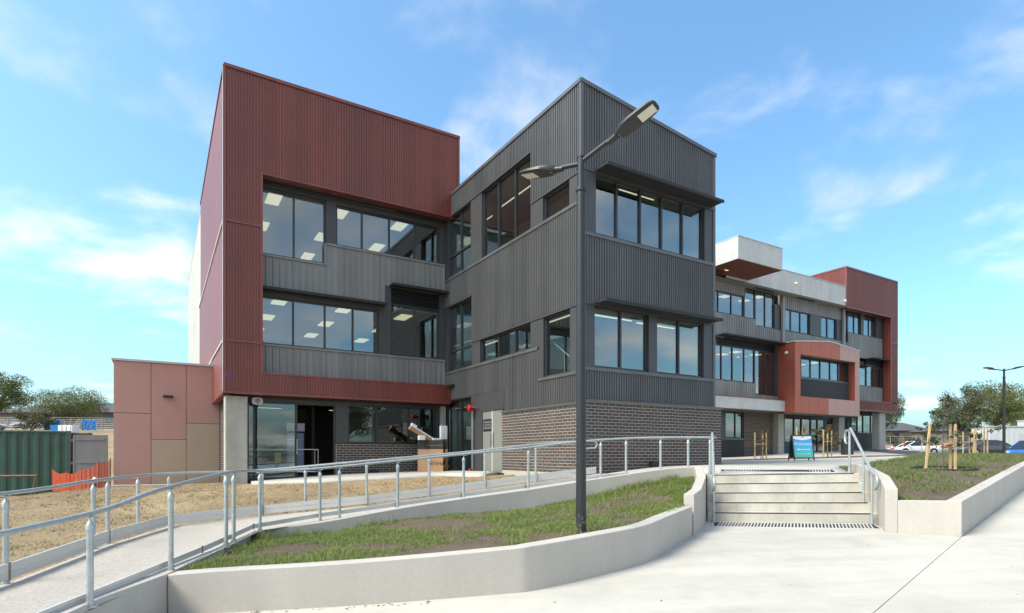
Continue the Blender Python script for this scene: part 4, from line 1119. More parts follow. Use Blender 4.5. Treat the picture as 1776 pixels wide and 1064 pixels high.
sh.box(oL-.02,oR+.02,pv_+.03,wv,zb+.021,oB-.02)
us = list(np.linspace(oL-.02,oR+.02,9))
for a,b in zip(us[:-1],us[1:]): sh.hexa(hexp(a,b,pv_+.03,wv,oT+.02,oT+.02,ptop(a)-.03,ptop(b)-.03))
sh.build('shell','gap',pd)
g_ = .008
def ppan(a,b,z0,za,zb_,m): MB().hexa(hexp(a+g_,b-g_,pv_,pv_+.028,z0,z0,za,zb_)).build('panel',m,pd)
for z0,z1 in ((zb,4.13),(4.13,5.87)): ppan(u0,oL,z0,z1-g_,z1-g_,'orange')
ppan(u0,oL,5.87,ptop(u0),ptop(oL),'orange')
te = [oL,26.46,27.55,28.67,29.75,30.8,oR]
for i,(a,b) in enumerate(zip(te[:-1],te[1:])): ppan(a,b,oT,ptop(a),ptop(b),'orange' if i<4 else 'salmon')
ppan(oR,u1,oT,ptop(oR),ptop(u1),'salmon'); ppan(oR,u1,5.15,oT-g_,oT-g_,'salmon'); ppan(oR,u1,zb,5.15-g_,5.15-g_,'salmon')
te = [oL,26.14,27.29,28.4,29.48,30.59,oR]
for i,(a,b) in enumerate(zip(te[:-1],te[1:])): ppan(a,b,zb,oB,oB,'orange' if i<3 else 'salmon')
for z0,z1 in ((zb,4.13),(4.13,5.87),(5.87,7.58)): MB().box(u0,u0+.028,pv_+.03,wv-.02,z0,z1-g_).build('panel','orange2',pd)
MB().box(oR-.0,oR+.018,pv_+.03,10.45,oB,oT).build('reveal','orange2',pd); MB().box(oL,oR,pv_+.03,10.45,oT,oT+.018).build('reveal','soffit_grey',pd); MB().box(oL,oR,pv_+.03,10.45,oB-.018,oB).build('reveal','orange2',pd)
mb = MB()
us = list(np.linspace(u0-.03,u1+.03,13))
for a,b in zip(us[:-1],us[1:]): mb.hexa(hexp(a,b,pv_-.03,wv-.02,ptop(a)+.005,ptop(b)+.005,ptop(a)+.07,ptop(b)+.07))
mb.build('roof','sillwhite',pd)
corr('cladding_sheet','char_flat',pd,'v',10.45,oL,oR,oB,5.44); trim(pd,'v',10.45,oL,oR,-.05,.05,5.44,5.52,'charcoal')
window(pd,'v',10.45,[oL,26.2,27.25,28.35,29.5,30.5,oR],5.53,6.86)
MB().box(u0+.05,u1-.05,pv_+.05,wv,zb-.01,zb+.015).build('soffit','soffit_grey',pd)
MB().lathe([(.10,-.0),(.11,-.06),(.07,-.14),(.02,-.16)],12,(u0,10.55,7.0),'x').build('camera_dome','white',pd,smooth=True)
# ================================================================== pink panelled enclosure
pw = building('panel_enclosure','low enclosure of dusty pink and tan panels at the left end of the building','building')
pvv = 12.47
MB().box(-10.74,-7.46,pvv+.025,20,-.7,3.82).build('core','gap',pw)
for (a,b,zs) in ((-10.77,-9.66,[(-.62,2.0,'pink'),(2.0,3.82,'pink')]),(-9.66,-8.56,[(-.62,1.08,'tan'),(1.08,3.82,'pink')]),(-8.56,-7.46,[(-.62,1.69,'tan'),(1.69,3.82,'pink')])):
    for z0,z1,m in zs: MB().box(a+.008,b-.008,pvv,pvv+.022,z0+.008,z1-.008).build('panel',m,pw,bevel=.003)
for k in range(4): MB().box(-10.77,-10.748,pvv+.03+k*1.6,pvv+.03+(k+1)*1.6-.015,-.62,3.80).build('panel','pink',pw)
MB().box(-10.83,-7.45,pvv-.05,20,3.825,3.90).build('parapet_cap','sillwhite',pw)
MB().box(-9.30,-8.98,pvv-.13,pvv,2.60,2.67).build('wall_light','black',pw)
# ================================================================== handrails
def rail_fit(pts, rise):
    return [(x, y, z+rise) for x, y, z in pts]
def handrail(label, line, posts, rise, r=.022, pr=.026, closing=None, smoothn=6):
    """line: (x, y, z) top of rail; posts: (x, y, zfoot)"""
    t = thing('handrail', label, 'handrail')
    L = smooth_line(line, smoothn)
    if closing: L = L+closing
    MB().tube(L, r, 12).build('rail', 'galv', t, smooth=True)
    def rz(x, y):
        best = None
        for a, b in zip(L[:-1], L[1:]):
            dx, dy = b[0]-a[0], b[1]-a[1]; l2 = dx*dx+dy*dy
            if l2 < 1e-9: continue
            f = max(0, min(1, ((x-a[0])*dx+(y-a[1])*dy)/l2)); q = (a[0]+dx*f, a[1]+dy*f, a[2]+(b[2]-a[2])*f)
            d = (q[0]-x)**2+(q[1]-y)**2
            if best is None or d < best[0]: best = (d, q)
        return best[1]
    for (x, y, zf) in posts:
        q = rz(x, y); top = q[2]-r
        p = MB().tube([(q[0],q[1],zf),(q[0],q[1],top-.10)], pr, 12).build('post', 'galv', t, smooth=True)
        cp_ = MB().lathe([(pr+.006,top-.115),(pr+.006,top-.075),(pr*.8,top-.05),(pr*.35,top-.035),(pr*.3,top)], 12, (q[0],q[1],0))
        cp_.box(q[0]-.05,q[0]+.05,q[1]-.012,q[1]+.012,top-.008,top+.004); cp_.build('bracket', 'galv', p, smooth=True)
        MB().lathe([(pr+.03,zf),(pr+.03,zf+.012),(pr+.008,zf+.016),(pr+.008,zf+.05)], 12, (q[0],q[1],0)).build('base_plate', 'galv', p, smooth=True)
    return t
def zr(px_y, y): return EYE+(788-px_y)/1010*y
in_line = [(-4.5,2.3,.14),(-5.0,5.75,.16),(-5.49,7.7,.205),(-5.86,9.2,.21),(-5.75,9.85,.225),(-4.7,11.0,.25),(-2.9,11.62,.415),(-1.75,12.3,.525),(-.6,12.98,.64),(.55,13.5,.78),(1.75,14.05,.865)]
h1 = handrail('galvanised handrail on the building side of the ramp', in_line,
    [(-5.0,5.75,-.76),(-5.46,7.6,-.71),(-5.52,8.05,-.70),(-5.84,9.1,-.69),(-5.76,9.8,-.69),(-4.72,11.0,-.63),(-4.0,11.27,-.58),(-2.9,11.62,-.49),(-1.75,12.3,-.375),(-.6,12.98,-.25),(.55,13.5,-.12)], .9,
    closing=[(2.02,14.12,.855),(2.07,14.15,.79),(2.02,14.12,.70),(1.72,13.98,.68)])
out_line = [(-3.30,2.6,-.02),(-3.50,4.83,.055),(-3.60,5.9,.18),(-3.80,7.6,.29),(-4.0,8.8,.30),(-3.95,9.55,.27),(-3.25,10.0,.31),(-2.08,10.6,.43),(-.93,11.2,.55),(.33,11.72,.68),(1.3,12.0,.80),(2.4,12.25,.88),(3.5,12.38,.905),(4.35,12.42,.905)]
h2 = handrail('galvanised handrail on the garden side of the ramp', out_line,
    [(-3.50,4.83,-.72),(-3.63,6.2,-.72),(-3.84,7.8,-.70),(-3.88,8.15,-.70),(-4.0,9.3,-.69),(-3.30,10.0,-.62),(-3.0,10.13,-.60),(-2.08,10.6,-.48),(-.93,11.2,-.36),(.33,11.72,-.22),(1.85,12.13,.0),(2.4,12.25,.04),(3.15,12.35,.10),(3.75,12.40,.12),(4.22,12.42,.12)], .9)
def stair_rail(label, w, zo, sgn):
    t = thing('handrail', label, 'handrail')
    def P(d, z): x, y = st(w, d); return (x, y, z)
    zb_ = -.736+zo; 
    L = [P(-.30,zb_+.62),P(-.38,zb_+.64),P(-.44,zb_+.72),P(-.42,zb_+.82),P(-.34,zb_+.86),P(-.22,zb_+.88),P(0,zb_+.98),P(1.32,zb_+1.68),P(1.42,zb_+1.70),P(1.75,zb_+1.70),P(1.84,zb_+1.69),P(1.88,zb_+1.60),P(1.86,zb_+1.48),P(1.78,zb_+1.45)]
    MB().tube(smooth_line(L,4), .024, 12).build('rail', 'galv', t, smooth=True)
    for d, z0, z1 in ((-.12,zb_,zb_+.90),(.45,zb_+.336,zb_+1.19),(1.50,zb_+.84,zb_+1.68)):
        p = MB().tube([P(d,z0),P(d,z1)], .022, 12).build('post', 'galv', t, smooth=True)
        x, y = st(w, d); MB().lathe([(.045,z0),(.045,z0+.012),(.032,z0+.016),(.030,z0+.10)], 12, (x,y,0)).build('base_plate', 'galv', p, smooth=True)
stair_rail('sloping galvanised handrail on the left of the stairs', .05, .0, -1)
stair_rail('sloping galvanised handrail on the right of the stairs', SWID-.06, .065, 1)

# aluminium edge boards along the ramp
def boards(label, line, seg, h=.15):
    t = thing('edge_boards', label, 'edging')
    L = line
    for a, b in zip(L[:-1], L[1:]):
        d = Vector(b)-Vector(a); n = max(1, int(round(d.length/seg)))
        nx_, ny_ = -d.y/d.length*.02, d.x/d.length*.02
        for k in range(n):
            p = Vector(a)+d*(k/n); q = Vector(a)+d*((k+1)/n-.006)
            mb = MB()
            for z0, z1, o_ in ((.06,.06+h*.48,0),(.06+h*.52,.06+h,.004)):
                mb.hexa([(p.x,p.y,p.z+z0),(q.x,q.y,q.z+z0),(q.x+nx_,q.y+ny_,q.z+z0),(p.x+nx_,p.y+ny_,p.z+z0),(p.x,p.y,p.z+z1),(q.x,q.y,q.z+z1),(q.x+nx_,q.y+ny_,q.z+z1),(p.x+nx_,p.y+ny_,p.z+z1)])
            b_ = mb.build('board', 'alu', t)
            mb = MB(); mb.box(p.x-.008,p.x+.008,p.y-.03,p.y-.005,p.z+.05,p.z+.07+h); mb.build('clip', 'door_grey', b_)
boards('pale aluminium edge boards along the lawn side of the ramp', [(-4.42,2.3,-.77),(-4.95,5.75,-.745),(-5.45,7.9,-.70),(-5.74,9.75,-.69),(-4.66,10.92,-.63),(-2.86,11.56,-.49),(-1.71,12.2,-.375),(-.56,12.85,-.25),(.59,13.4,-.12),(2.04,14.05,.03)], 2.4, .16)
boards('pale aluminium edge boards along the garden side of the ramp', [(-3.52,4.3,-.76),(-3.82,7.2,-.72),(-4.10,9.25,-.69),(-3.32,10.06,-.60),(-2.13,10.68,-.47),(-.98,11.27,-.34),(.27,11.80,-.20),(1.4,12.13,-.05),(2.5,12.38,.03)], 2.4, .07)

M['scuff'] = mat('scuffed_powder_coat', (.018,.018,.020), .6, noise=(16, .5, (.22,.21,.20), .36, .46))
# ================================================================== lamp posts
def lamp_head(t, base, yaw, pitch):
    """flat LED luminaire; local x runs out along the arm"""
    Rm = Matrix.Translation(base) @ Matrix.Scale(.90,4) @ Matrix.Rotation(yaw,4,'Z') @ Matrix.Rotation(-pitch,4,'Y')
    secs = []
    for x, w, zt_, zb_ in ((0,.05,.035,-.03),(.05,.085,.05,-.045),(.14,.13,.062,-.045),(.26,.15,.060,-.035),(.42,.155,.050,-.030),(.56,.145,.036,-.026),(.62,.115,.024,-.022),(.64,.07,.012,-.016)):
        secs.append([Rm @ Vector(p) for p in ((x,-w,zb_*.4),(x,-w*.86,zb_),(x,w*.86,zb_),(x,w,zb_*.4),(x,w*.93,zt_*.45),(x,w*.5,zt_),(x,-w*.5,zt_),(x,-w*.93,zt_*.45))])
    hd = MB().loft(secs).build('lamp_head', 'steel_dark', t, smooth=True)
    c = [Rm @ Vector(p) for p in ((.37,-.092,-.034),(.60,-.088,-.030),(.60,.088,-.030),(.37,.092,-.034),(.37,-.092,-.020),(.60,-.088,-.018),(.60,.088,-.018),(.37,.092,-.020))]
    MB().hexa(c).build('lens', 'lens', hd)
    MB().tube([Rm @ Vector((-.13,0,-.02)), Rm @ Vector((.03,0,-.01))], [.034,.045], 12).build('spigot', 'steel_dark', hd, smooth=True)
    for s_ in (-.03, .03): MB().lathe([(.009,-.055),(.009,-.04)], 8, tuple(Rm @ Vector((.07,s_,.0)))).build('screw', 'chrome', hd)
def street_lamp(label, x, y, z0, h, arms, group=None, r0=.066, r1=.058):
    t = thing('street_lamp', label, 'street lamp', (x, y, z0))
    MB().tube([(0,0,-.2),(0,0,.35),(0,0,h-.42)], [r0,r0,r1], 20).build('pole', 'steel_dark', t, smooth=True)
    MB().lathe([(r0+.0015,-.15),(r0+.0015,.24)], 20).build('scuffed_foot', 'scuff', t, smooth=True)
    MB().lathe([(r1+.012,h-.46),(r1+.014,h-.44),(r1+.012,h-.42)], 20).build('collar', 'steel_dark', t, smooth=True)
    MB().lathe([(r1*.82,h-.43),(r1*.82,h-.03),(r1*.9,h-.03),(r1*.9,h-.005),(r1*.6,h),(r1*.2,h+.005)], 20).build('spigot', 'steel_dark', t, smooth=True)
    for yaw, pitch, ln, z_ in arms:
        d = Vector((math.cos(yaw)*math.cos(pitch), math.sin(yaw)*math.cos(pitch), math.sin(pitch)))
        a = Vector((0,0,h-z_)); b = a+d*ln
        MB().tube([a, b], [.030,.030], 12).build('arm', 'steel_dark', t, smooth=True)
        lamp_head(t, b+d*.10, yaw, pitch)
    return t
LAMP_ARMS = [(rad(-36), rad(21), .42, .08), (rad(140), rad(8.5), .30, .10)]
street_lamp('tall black twin headed lamp post standing in the front bed', .89, 7.5, -.43, 4.82, LAMP_ARMS)
street_lamp('distant black twin headed lamp post behind the saplings on the right', 25.35, 30.0, .10, 4.85, [(rad(10), rad(12), .55, .10), (rad(190), rad(6), .55, .10)])

# ================================================================== sign board
M['signgrad'] = mat('sign_print', (.1,.5,.8), .5)
t_ = M['signgrad'].node_tree; b_ = t_.nodes['Principled BSDF']; co = N(t_,'ShaderNodeTexCoord'); sp = N(t_,'ShaderNodeSeparateXYZ'); t_.links.new(co.outputs['Object'], sp.inputs[0])
mr = N(t_,'ShaderNodeMapRange', inp={'From Min':.12,'From Max':.9}); t_.links.new(sp.outputs['Z'], mr.inputs['Value'])
rp_ = N(t_,'ShaderNodeValToRGB'); e_ = rp_.color_ramp.elements; e_[0].color = (.08,.50,.30,1); e_[1].color = (.06,.28,.72,1); q_ = e_.new(.45); q_.color = (.05,.42,.60,1)
t_.links.new(mr.outputs[0], rp_.inputs[0]); t_.links.new(rp_.outputs[0], b_.inputs['Base Color'])
M['signblue'] = mat('sign_blue_mark', (.05,.20,.50), .5)
sx, sy = 11.43, 23.0; sz = H(sx, sy)+.02
sg = thing('sign_board','blue and green welcome sandwich board on the entry path','sign',(sx,sy,sz),rad(-6))
sg.scale = (1,1,1)
def tilt(y0, k): return lambda x, z: (x, y0+k*z, z)
f_ = tilt(-.30,.26)
def slabq(mb, f, x0, x1, z0, z1, d0, d1):
    a = [Vector(f(x,z)) for x,z in ((x0,z0),(x1,z0),(x1,z1),(x0,z1))]
    mb.hexa([q+Vector((0,-d1,0)) for q in a]+[q+Vector((0,-d0,0)) for q in a]); return mb
mb = MB()
for q in ((-.385,-.345,0,1.0),(.345,.385,0,1.0),(-.345,.345,.96,1.0),(-.345,.345,.08,.12)): slabq(mb,f_,*q,-.02,.012)
mb.build('front_frame','frame',sg)
bd = slabq(MB(),f_,-.345,.345,.12,.96,-.01,0).build('front_board','signgrad',sg)
arc = [(-.345,.96),(-.345,.865)]+[(-.345+.69*k/14, .865-.065*math.sin(math.pi*k/14)) for k in range(1,14)]+[(.345,.865),(.345,.96)]
mb = MB(); n0 = len(arc); mb.v = [(x, f_(x,z)[1]-.003, z) for x,z in arc]; mb.f = [tuple(range(n0))]; mb.build('header_band','white',bd)
for body, size, z, m, shr in (('Welcome',.185,.645,'white',.35),('PLEASE ENTER HERE',.058,.255,'white',0)):
    me = text_mesh(body, size, m, shr)
    o = inst(me,'lettering',bd,(0,f_(0,z)[1]-.004,z),(rad(90)-math.atan(.26),0,0))
mb = MB(); ar = [(-.27,.43),(-.14,.475),(-.15,.445),(.26,.445),(.26,.415),(-.15,.415),(-.14,.385)]
mb.v = [(x,f_(x,z)[1]-.004,z) for x,z in ar]; mb.f = [tuple(range(len(ar)))]; mb.build('arrow','white',bd)
mb = MB(); ar = [(.02+.06*math.cos(a),.90+.045*math.sin(a)) for a in np.linspace(0,math.pi,12)]+[(-.01,.905),(.02,.92),(.05,.905)]
mb.v = [(x,f_(x,z)[1]-.005,z) for x,z in ar]; mb.f = [tuple(range(len(ar)))]; mb.build('emblem','signblue',bd)
f2_ = tilt(.30,-.26); mb = MB()
for q in ((-.40,-.36,0,1.0),(.36,.40,0,1.0),(-.36,.36,.10,.14)): slabq(mb,f2_,*q,-.02,.012)
mb.build('rear_frame','frame',sg)
slabq(MB(),f2_,-.35,.35,.14,.96,-.01,0).build('rear_board','black',sg)

# ================================================================== litter bin
bn = thing('litter_bin','dark round litter bin beside the entrance doors','bin',(19.0,33.0,H(19,33)))
MB().lathe([(.30,0),(.32,.02),(.32,.84),(.33,.85),(.33,.90),(.30,.92),(.20,.93)],24).build('body','steel_dark',bn,smooth=True)
MB().lathe([(.05,.92),(.06,1.0),(.03,1.02)],10).build('ash_knob','chrome',bn,smooth=True)
MB().box(-.48,-.31,-.06,.06,.60,.72).build('side_bracket','steel_dark',bn)

# ================================================================== cartons by the doors
def wz(u, v): x, y, _ = W(u, v); return H(x, y)+.03
def carton(label, u, v, w, d, h, rz, front, group=None):
    z = wz(u, v); t = thing('carton', label, 'carton', W(u, v, z), AZ+rz-rad(46))
    MB().box(-w/2,w/2,-d/2,d/2,0,h).build('box','card',t,bevel=.006)
    return t
ct = carton('tall brown and black printed carton standing upside down by the doors', -1.05, 7.35, .98, .16, 1.12, 0, True)
MB().box(-.492,.492,-.084,-.081,.80,1.12).build('black_print','cardblack',ct); MB().box(-.492,-.44,-.0841,-.0811,.0,.80).build('black_print','cardblack',ct) if False else None
me = text_mesh('PHILIPS', .19, 'cardblack'); inst(me,'lettering',ct,(.20,-.085,.30),(rad(-90),0,rad(180))).scale = (1,1,1)
me = text_mesh('Professional Display Solutions', .05, 'card'); inst(me,'lettering',ct,(.18,-.086,.93),(rad(-90),0,rad(180)))
MB().box(.491,.495,-.08,.08,.0,1.12).build('black_side','cardblack',ct)
for z in (.12,.42): MB().box(.496,.499,-.05,.05,z,z+.12).build('side_label','card',ct)
c2 = carton('narrow black printed carton standing behind the upside down one', -.72, 7.68, .98, .16, 1.16, 0, True)
MB().box(.491,.495,-.08,.08,.0,1.16).build('black_side','cardblack',c2); MB().box(-.49,.49,-.084,-.081,.8,1.16).build('black_print','cardblack',c2)
for z in (.12,.42): MB().box(.496,.499,-.05,.05,z,z+.10).build('side_label','card',c2)
x, y, z = W(-1.25, 7.5, wz(-1.05,7.35)+1.30)
c3 = thing('carton','long brown carton lid lined with white foam leaning over the cartons','carton',(x,y,z),AZ)
c3.rotation_euler = (rad(4), rad(29), AZ)
MB().box(-.62,.62,-.10,.10,-.10,.03).build('lid','card',c3,bevel=.004); MB().box(-.60,.60,-.085,.085,.032,.075).build('foam_liner','foam',c3); MB().box(-.62,-.42,-.08,.08,.076,.14).build('foam_block','foam',c3)
def foam(label,u,v,z,w,d,h):
    t = thing('foam_insert',label,'packaging',W(u,v,z),AZ)
    MB().box(-w/2,w/2,-d/2,d/2,0,h).build('block','foam',t,bevel=.01); MB().box(-w/2+.02,w/2-.02,-d/2-.004,d/2+.004,h*.3,h*.36).build('rib','white',t)
zc = wz(-1.05,7.35)
foam('tall white foam block standing on the black carton',-.42,7.68,zc+1.165,.26,.14,.50)
foam('small white foam block on the left of the carton top',-1.42,7.35,zc+1.125,.24,.14,.16)
foam('flat white foam strip on the carton top',-.80,7.40,zc+1.125,.36,.12,.07)
# things inside the open doorway
fr = thing('drinks_fridge','tall black glass door drinks fridge inside the open doorway','fridge',W(-4.95,11.3,-.19),AZ)
M['fridge_lit'] = emit_mat('fridge_interior',(.10,.13,.22),.15); M['fridge_head'] = emit_mat('fridge_header',(.25,.22,.30),.15)
MB().box(-.35,.35,0,.7,0,1.95).build('cabinet','black',fr,bevel=.01); MB().box(-.33,.33,-.03,0,1.62,1.92).build('header','fridge_head',fr)
MB().box(-.30,.30,-.012,0,.22,1.55).build('door_glass','fridge_lit',fr)
for k in range(4): MB().box(-.29,.29,-.018,-.012,.45+k*.28,.47+k*.28).build('shelf','galv',fr)
tl = thing('trolley','silver tube trolley standing in the open doorway','trolley',W(-5.05,9.0,-.19),AZ)
mb = MB()
for a,b in (((-.42,0,.9),(.42,0,.9)),((-.42,.5,.9),(.42,.5,.9)),((.42,0,.9),(.42,.5,.9)),((-.42,0,.9),(-.42,.5,.9)),((-.42,0,.12),(.42,0,.12)),((-.42,.5,.12),(.42,.5,.12))): mb.tube([a,b],.016,8)
mb.build('frame','chrome',tl)
for x_,y_ in ((-.42,0),(.42,0),(-.42,.5),(.42,.5)):
    MB().tube([(x_,y_,.08),(x_,y_,.9)],.016,8).build('leg','chrome',tl); MB().lathe([(.04,-.015),(.04,.015)],10,(x_,y_,.04),'y').build('castor','black',tl)
cn_ = thing('counter','pale counter with blue fronted cabinets inside the glass door','counter',W(-6.15,10.2,-.19),AZ)
M['bluecab'] = mat('blue_cabinet',(.03,.12,.30),.5); M['paleteal'] = mat('pale_teal_top',(.42,.60,.55),.4)
MB().box(-.8,.8,-.3,.3,.86,.93).build('worktop','paleteal',cn_)
for k in range(2): MB().box(-.78+k*.79,-.02+k*.79,-.28,.28,0,.42).build('cabinet','bluecab',cn_)
MB().box(.25,.45,-.25,.25,.42,.80).build('yellow_crate',mat('yellow_plastic',(.55,.38,.05),.5),cn_)

# ================================================================== saplings
def leaf_cloud(mb, c, r, n, size, droop=0.2, flat=1.0):
    for _ in range(n):
        while True:
            p = Vector((rnd.uniform(-1,1),rnd.uniform(-1,1),rnd.uniform(-1,1)))
            if p.length < 1: break
        q = Vector((c[0]+p.x*r[0], c[1]+p.y*r[1], c[2]+p.z*r[2]))
        a = Vector((rnd.gauss(0,1),rnd.gauss(0,1),rnd.gauss(0,.6)-droop)).normalized(); b = a.cross(Vector((rnd.gauss(0,1),rnd.gauss(0,1),rnd.gauss(0,1)))).normalized()
        l = size*(.6+.8*rnd.random()); w = l*.38
        n0 = len(mb.v); mb.v += [tuple(q-a*l), tuple(q+b*w), tuple(q+a*l), tuple(q-b*w)]; mb.f.append((n0,n0+1,n0+2,n0+3))
M['leaf_sap'] = leaf_mat('sapling_leaf',[(.045,.075,.03),(.075,.11,.045),(.06,.06,.03),(.10,.13,.06),(.05,.085,.03)])
M['leaf_bronze'] = leaf_mat('bronze_leaf',[(.11,.07,.02),(.16,.10,.03),(.09,.085,.025),(.14,.075,.03)])
M['bark'] = mat('bark',(.13,.10,.075),.9,noise=(12,.25))
def sapling(label, x, y, hs, ht, nleaf, lm, stakes=3, spread=.45, seed=0, group='staked saplings', lsize=.06, lean=0):
    z = H(x, y)+.0; r_ = random.Random(seed)
    t = thing('staked_sapling', label, 'sapling', (x, y, z), 0, group)
    MB().tube([(0,0,-.05),(.01,.02,ht*.4),(.03,-.01,ht*.75),(.05,.0,ht)], [.016,.013,.009,.004], 7).build('trunk','bark',t)
    mb = MB(); fol = MB()
    for k in range(9):
        z0 = ht*(.25+.72*k/9); a = k*2.4+r_.random(); l = spread*(.5+.6*r_.random())*(1.1-.4*k/9)
        e = (math.cos(a)*l, math.sin(a)*l, z0+l*.35); mb.tube([(.02,0,z0),e], [.006,.002], 5)
        for f in (.45,.75,1.0): leaf_cloud(fol,(e[0]*f,e[1]*f,z0+(e[2]-z0)*f),(.13,.13,.10),max(3,nleaf//27),lsize,.5)
    mb.build('branches','bark',t); fol.build('foliage',lm,t,fix=False)
    for k in range(stakes):
        a = [2.7,-.25,.35,1.6][k]+seed*.13; sx_, sy_ = math.cos(a)*.30, math.sin(a)*.22; w = .022
        tl_ = lean*(1 if k == 0 else 0)
        MB().hexa([(sx_-w-tl_,sy_-w,-.1),(sx_+w-tl_,sy_-w,-.1),(sx_+w-tl_,sy_+w,-.1),(sx_-w-tl_,sy_+w,-.1),(sx_-w,sy_-w,hs),(sx_+w,sy_-w,hs),(sx_+w,sy_+w,hs),(sx_-w,sy_+w,hs)]).build('stake','timber',t)
        MB().box(min(0,sx_),max(0,sx_),sy_*.5-.008,sy_*.5+.008,hs*.56,hs*.59).build('tie','timber',t)
    return t
sapling('staked sapling nearest the stairs, in the front of the right bed', 11.1, 15.0, 1.18, 1.95, 420, 'leaf_sap', seed=1, lean=.12, lsize=.055)
sapling('staked sapling left of the distant lamp post in the right bed', 22.4, 27.8, 1.30, 2.5, 360, 'leaf_sap', seed=2, spread=.8, lsize=.09, stakes=4)
sapling('small staked sapling in front of the white car', 29.5, 41.5, 1.25, 2.2, 300, 'leaf_sap', seed=3, spread=.8, lsize=.10)
sapling('staked sapling in front of the dark parked car', 24.3, 31.0, 1.3, 2.3, 320, 'leaf_sap', seed=4, spread=.7, lsize=.09)
sapling('bronze leaved staked sapling left of the sign board', 11.2, 26.2, 1.22, 1.35, 240, 'leaf_bronze', seed=5, spread=.6, lsize=.06)
sapling('staked sapling hidden behind the sign board', 13.35, 26.8, 1.45, 1.5, 160, 'leaf_bronze', seed=6, spread=.4, lsize=.06)
sapling('bronze leaved staked sapling right of the sign board', 14.6, 26.9, 1.30, 1.45, 300, 'leaf_bronze', seed=7, spread=.7, lsize=.065)
rg = thing('tree_ring','thin black hose ring round the nearest sapling','edging',(11.1,15.0,H(11.1,15.0)))
R0 = []
for k in range(33):
    a = k*2*math.pi/32; xx, yy = .74*math.cos(a), .62*math.sin(a); R0.append((xx,yy,H(11.1+xx,15+yy)-H(11.1,15)+.035))
MB().tube(R0,.022,6,cap=False).build('hose','steel_dark',rg,smooth=True)
# ================================================================== shipping container and site things on the left
M['cgreen'] = mat('green_container_paint',(.030,.085,.060),.5,noise=(1.5,.2,(.022,.062,.045),.35,.65)); M['rust'] = mat('rusty_steel',(.16,.085,.045),.85,noise=(8,.3))
M['cgrey'] = mat('grey_container_door',(.17,.175,.18),.55,noise=(2,.15)); M['orangenet'] = mat('orange_plastic_net',(.62,.085,.02),.7)
cx_, cy_ = -17.3, 22.8; cz = H(-18,21.5)-.05
sc = thing('shipping_container','dark green corrugated shipping container with an open door','container',(cx_,cy_,cz),rad(19))
CL, CWd, CH = 6.06, 2.44, 2.50
mb = MB(); n = 17
prof = []
for i in range(n):
    a = -CL+.12+i*(CL-.24)/n; p = (CL-.24)/n; prof += [(a,0),(a+p*.3,0),(a+p*.5,.045),(a+p*.8,.045)]
prof.append((-.12,0))
for a,d in prof: mb.v += [(a,.02+d,.16),(a,.02+d,CH-.06)]
for i in range(len(prof)-1): mb.f.append((2*i,2*i+2,2*i+3,2*i+1))
mb.build('side_wall','cgreen',sc)
MB().box(-CL,0,CWd-.06,CWd,.1,CH).build('side_wall','cgreen',sc); MB().box(-CL,-.02,.05,CWd-.05,CH-.10,CH-.04).build('roof','cgreen',sc); MB().box(-CL,0,.04,CWd-.04,.05,.14).build('floor','int_dark',sc); MB().box(-CL,-CL+.06,.05,CWd-.05,.1,CH).build('end_wall','cgreen',sc)
for x_ in (-.12,-CL):
    for y_ in (0,CWd-.12):
        MB().box(x_,x_+.12,y_,y_+.12,.16,CH-.12).build('corner_post','cgreen',sc); MB().box(x_-.004,x_+.124,y_-.004,y_+.124,CH-.12,CH+.01).build('corner_casting','cgreen',sc); MB().box(x_-.004,x_+.124,y_-.004,y_+.124,0,.16).build('corner_casting','cgreen',sc)
for z_,m_ in ((CH-.06,'cgreen'),(.08,'cgreen')): MB().box(-CL+.12,-.12,.0,.06,z_,z_+.06).build('side_rail',m_,sc)
for k in range(7): MB().box(-CL+.3+k*.82,-CL+.75+k*.82,.1,.3,CH-.035,CH+.012).build('roof_plate','sillwhite',sc)
dg_ = MB().box(.10,1.26,-.02,.03,.14,CH-.14).build('door','cgrey',sc)
for z_ in (.55,1.25,2.15): MB().box(.18,1.16,-.045,-.02,z_,z_+.09).build('stiffener','cgrey',dg_)
for x_ in (.10,1.20): MB().box(x_,x_+.06,-.035,-.02,.16,CH-.16).build('edge_bar','cgrey',dg_)
for z_ in (.4,1.2,2.1): MB().box(.0,.12,-.01,.05,z_,z_+.10).build('hinge','rust',dg_)
# orange barrier net
nt = thing('barrier_net','sagging orange plastic barrier net in front of the container','barrier')
NP = [(-16.05,20.35),(-15.35,20.05),(-14.75,19.95),(-14.2,20.0),(-13.9,20.15)]
TOPS = [.90,.70,.72,.90,.95]
zg = [H(x,y)-.05 for x,y in NP]
for (x,y),z,tp in zip(NP,zg,TOPS): MB().tube([(x,y,z-.1),(x,y,z+tp+.06)],.02,6).build('stake','rust',nt)
mb = MB(); LN = []
for i in range(len(NP)-1):
    for k in range(12):
        f = k/12; x = NP[i][0]*(1-f)+NP[i+1][0]*f; y = NP[i][1]*(1-f)+NP[i+1][1]*f; sag = .10*math.sin(math.pi*f)
        LN.append((x,y-.02+.015*math.sin(k*1.9),zg[i]*(1-f)+zg[i+1]*f, TOPS[i]*(1-f)+TOPS[i+1]*f-sag))
LN.append((NP[-1][0],NP[-1][1]-.02,zg[-1],TOPS[-1]))
R_ = 13
for j in range(R_+1):
    for a,b in zip(LN[:-1],LN[1:]):
        za, zb2 = a[2]+.04+(a[3]-.04)*j/R_, b[2]+.04+(b[3]-.04)*j/R_; w = .013
        mb.quad((a[0],a[1],za-w),(b[0],b[1],zb2-w),(b[0],b[1],zb2+w),(a[0],a[1],za+w))
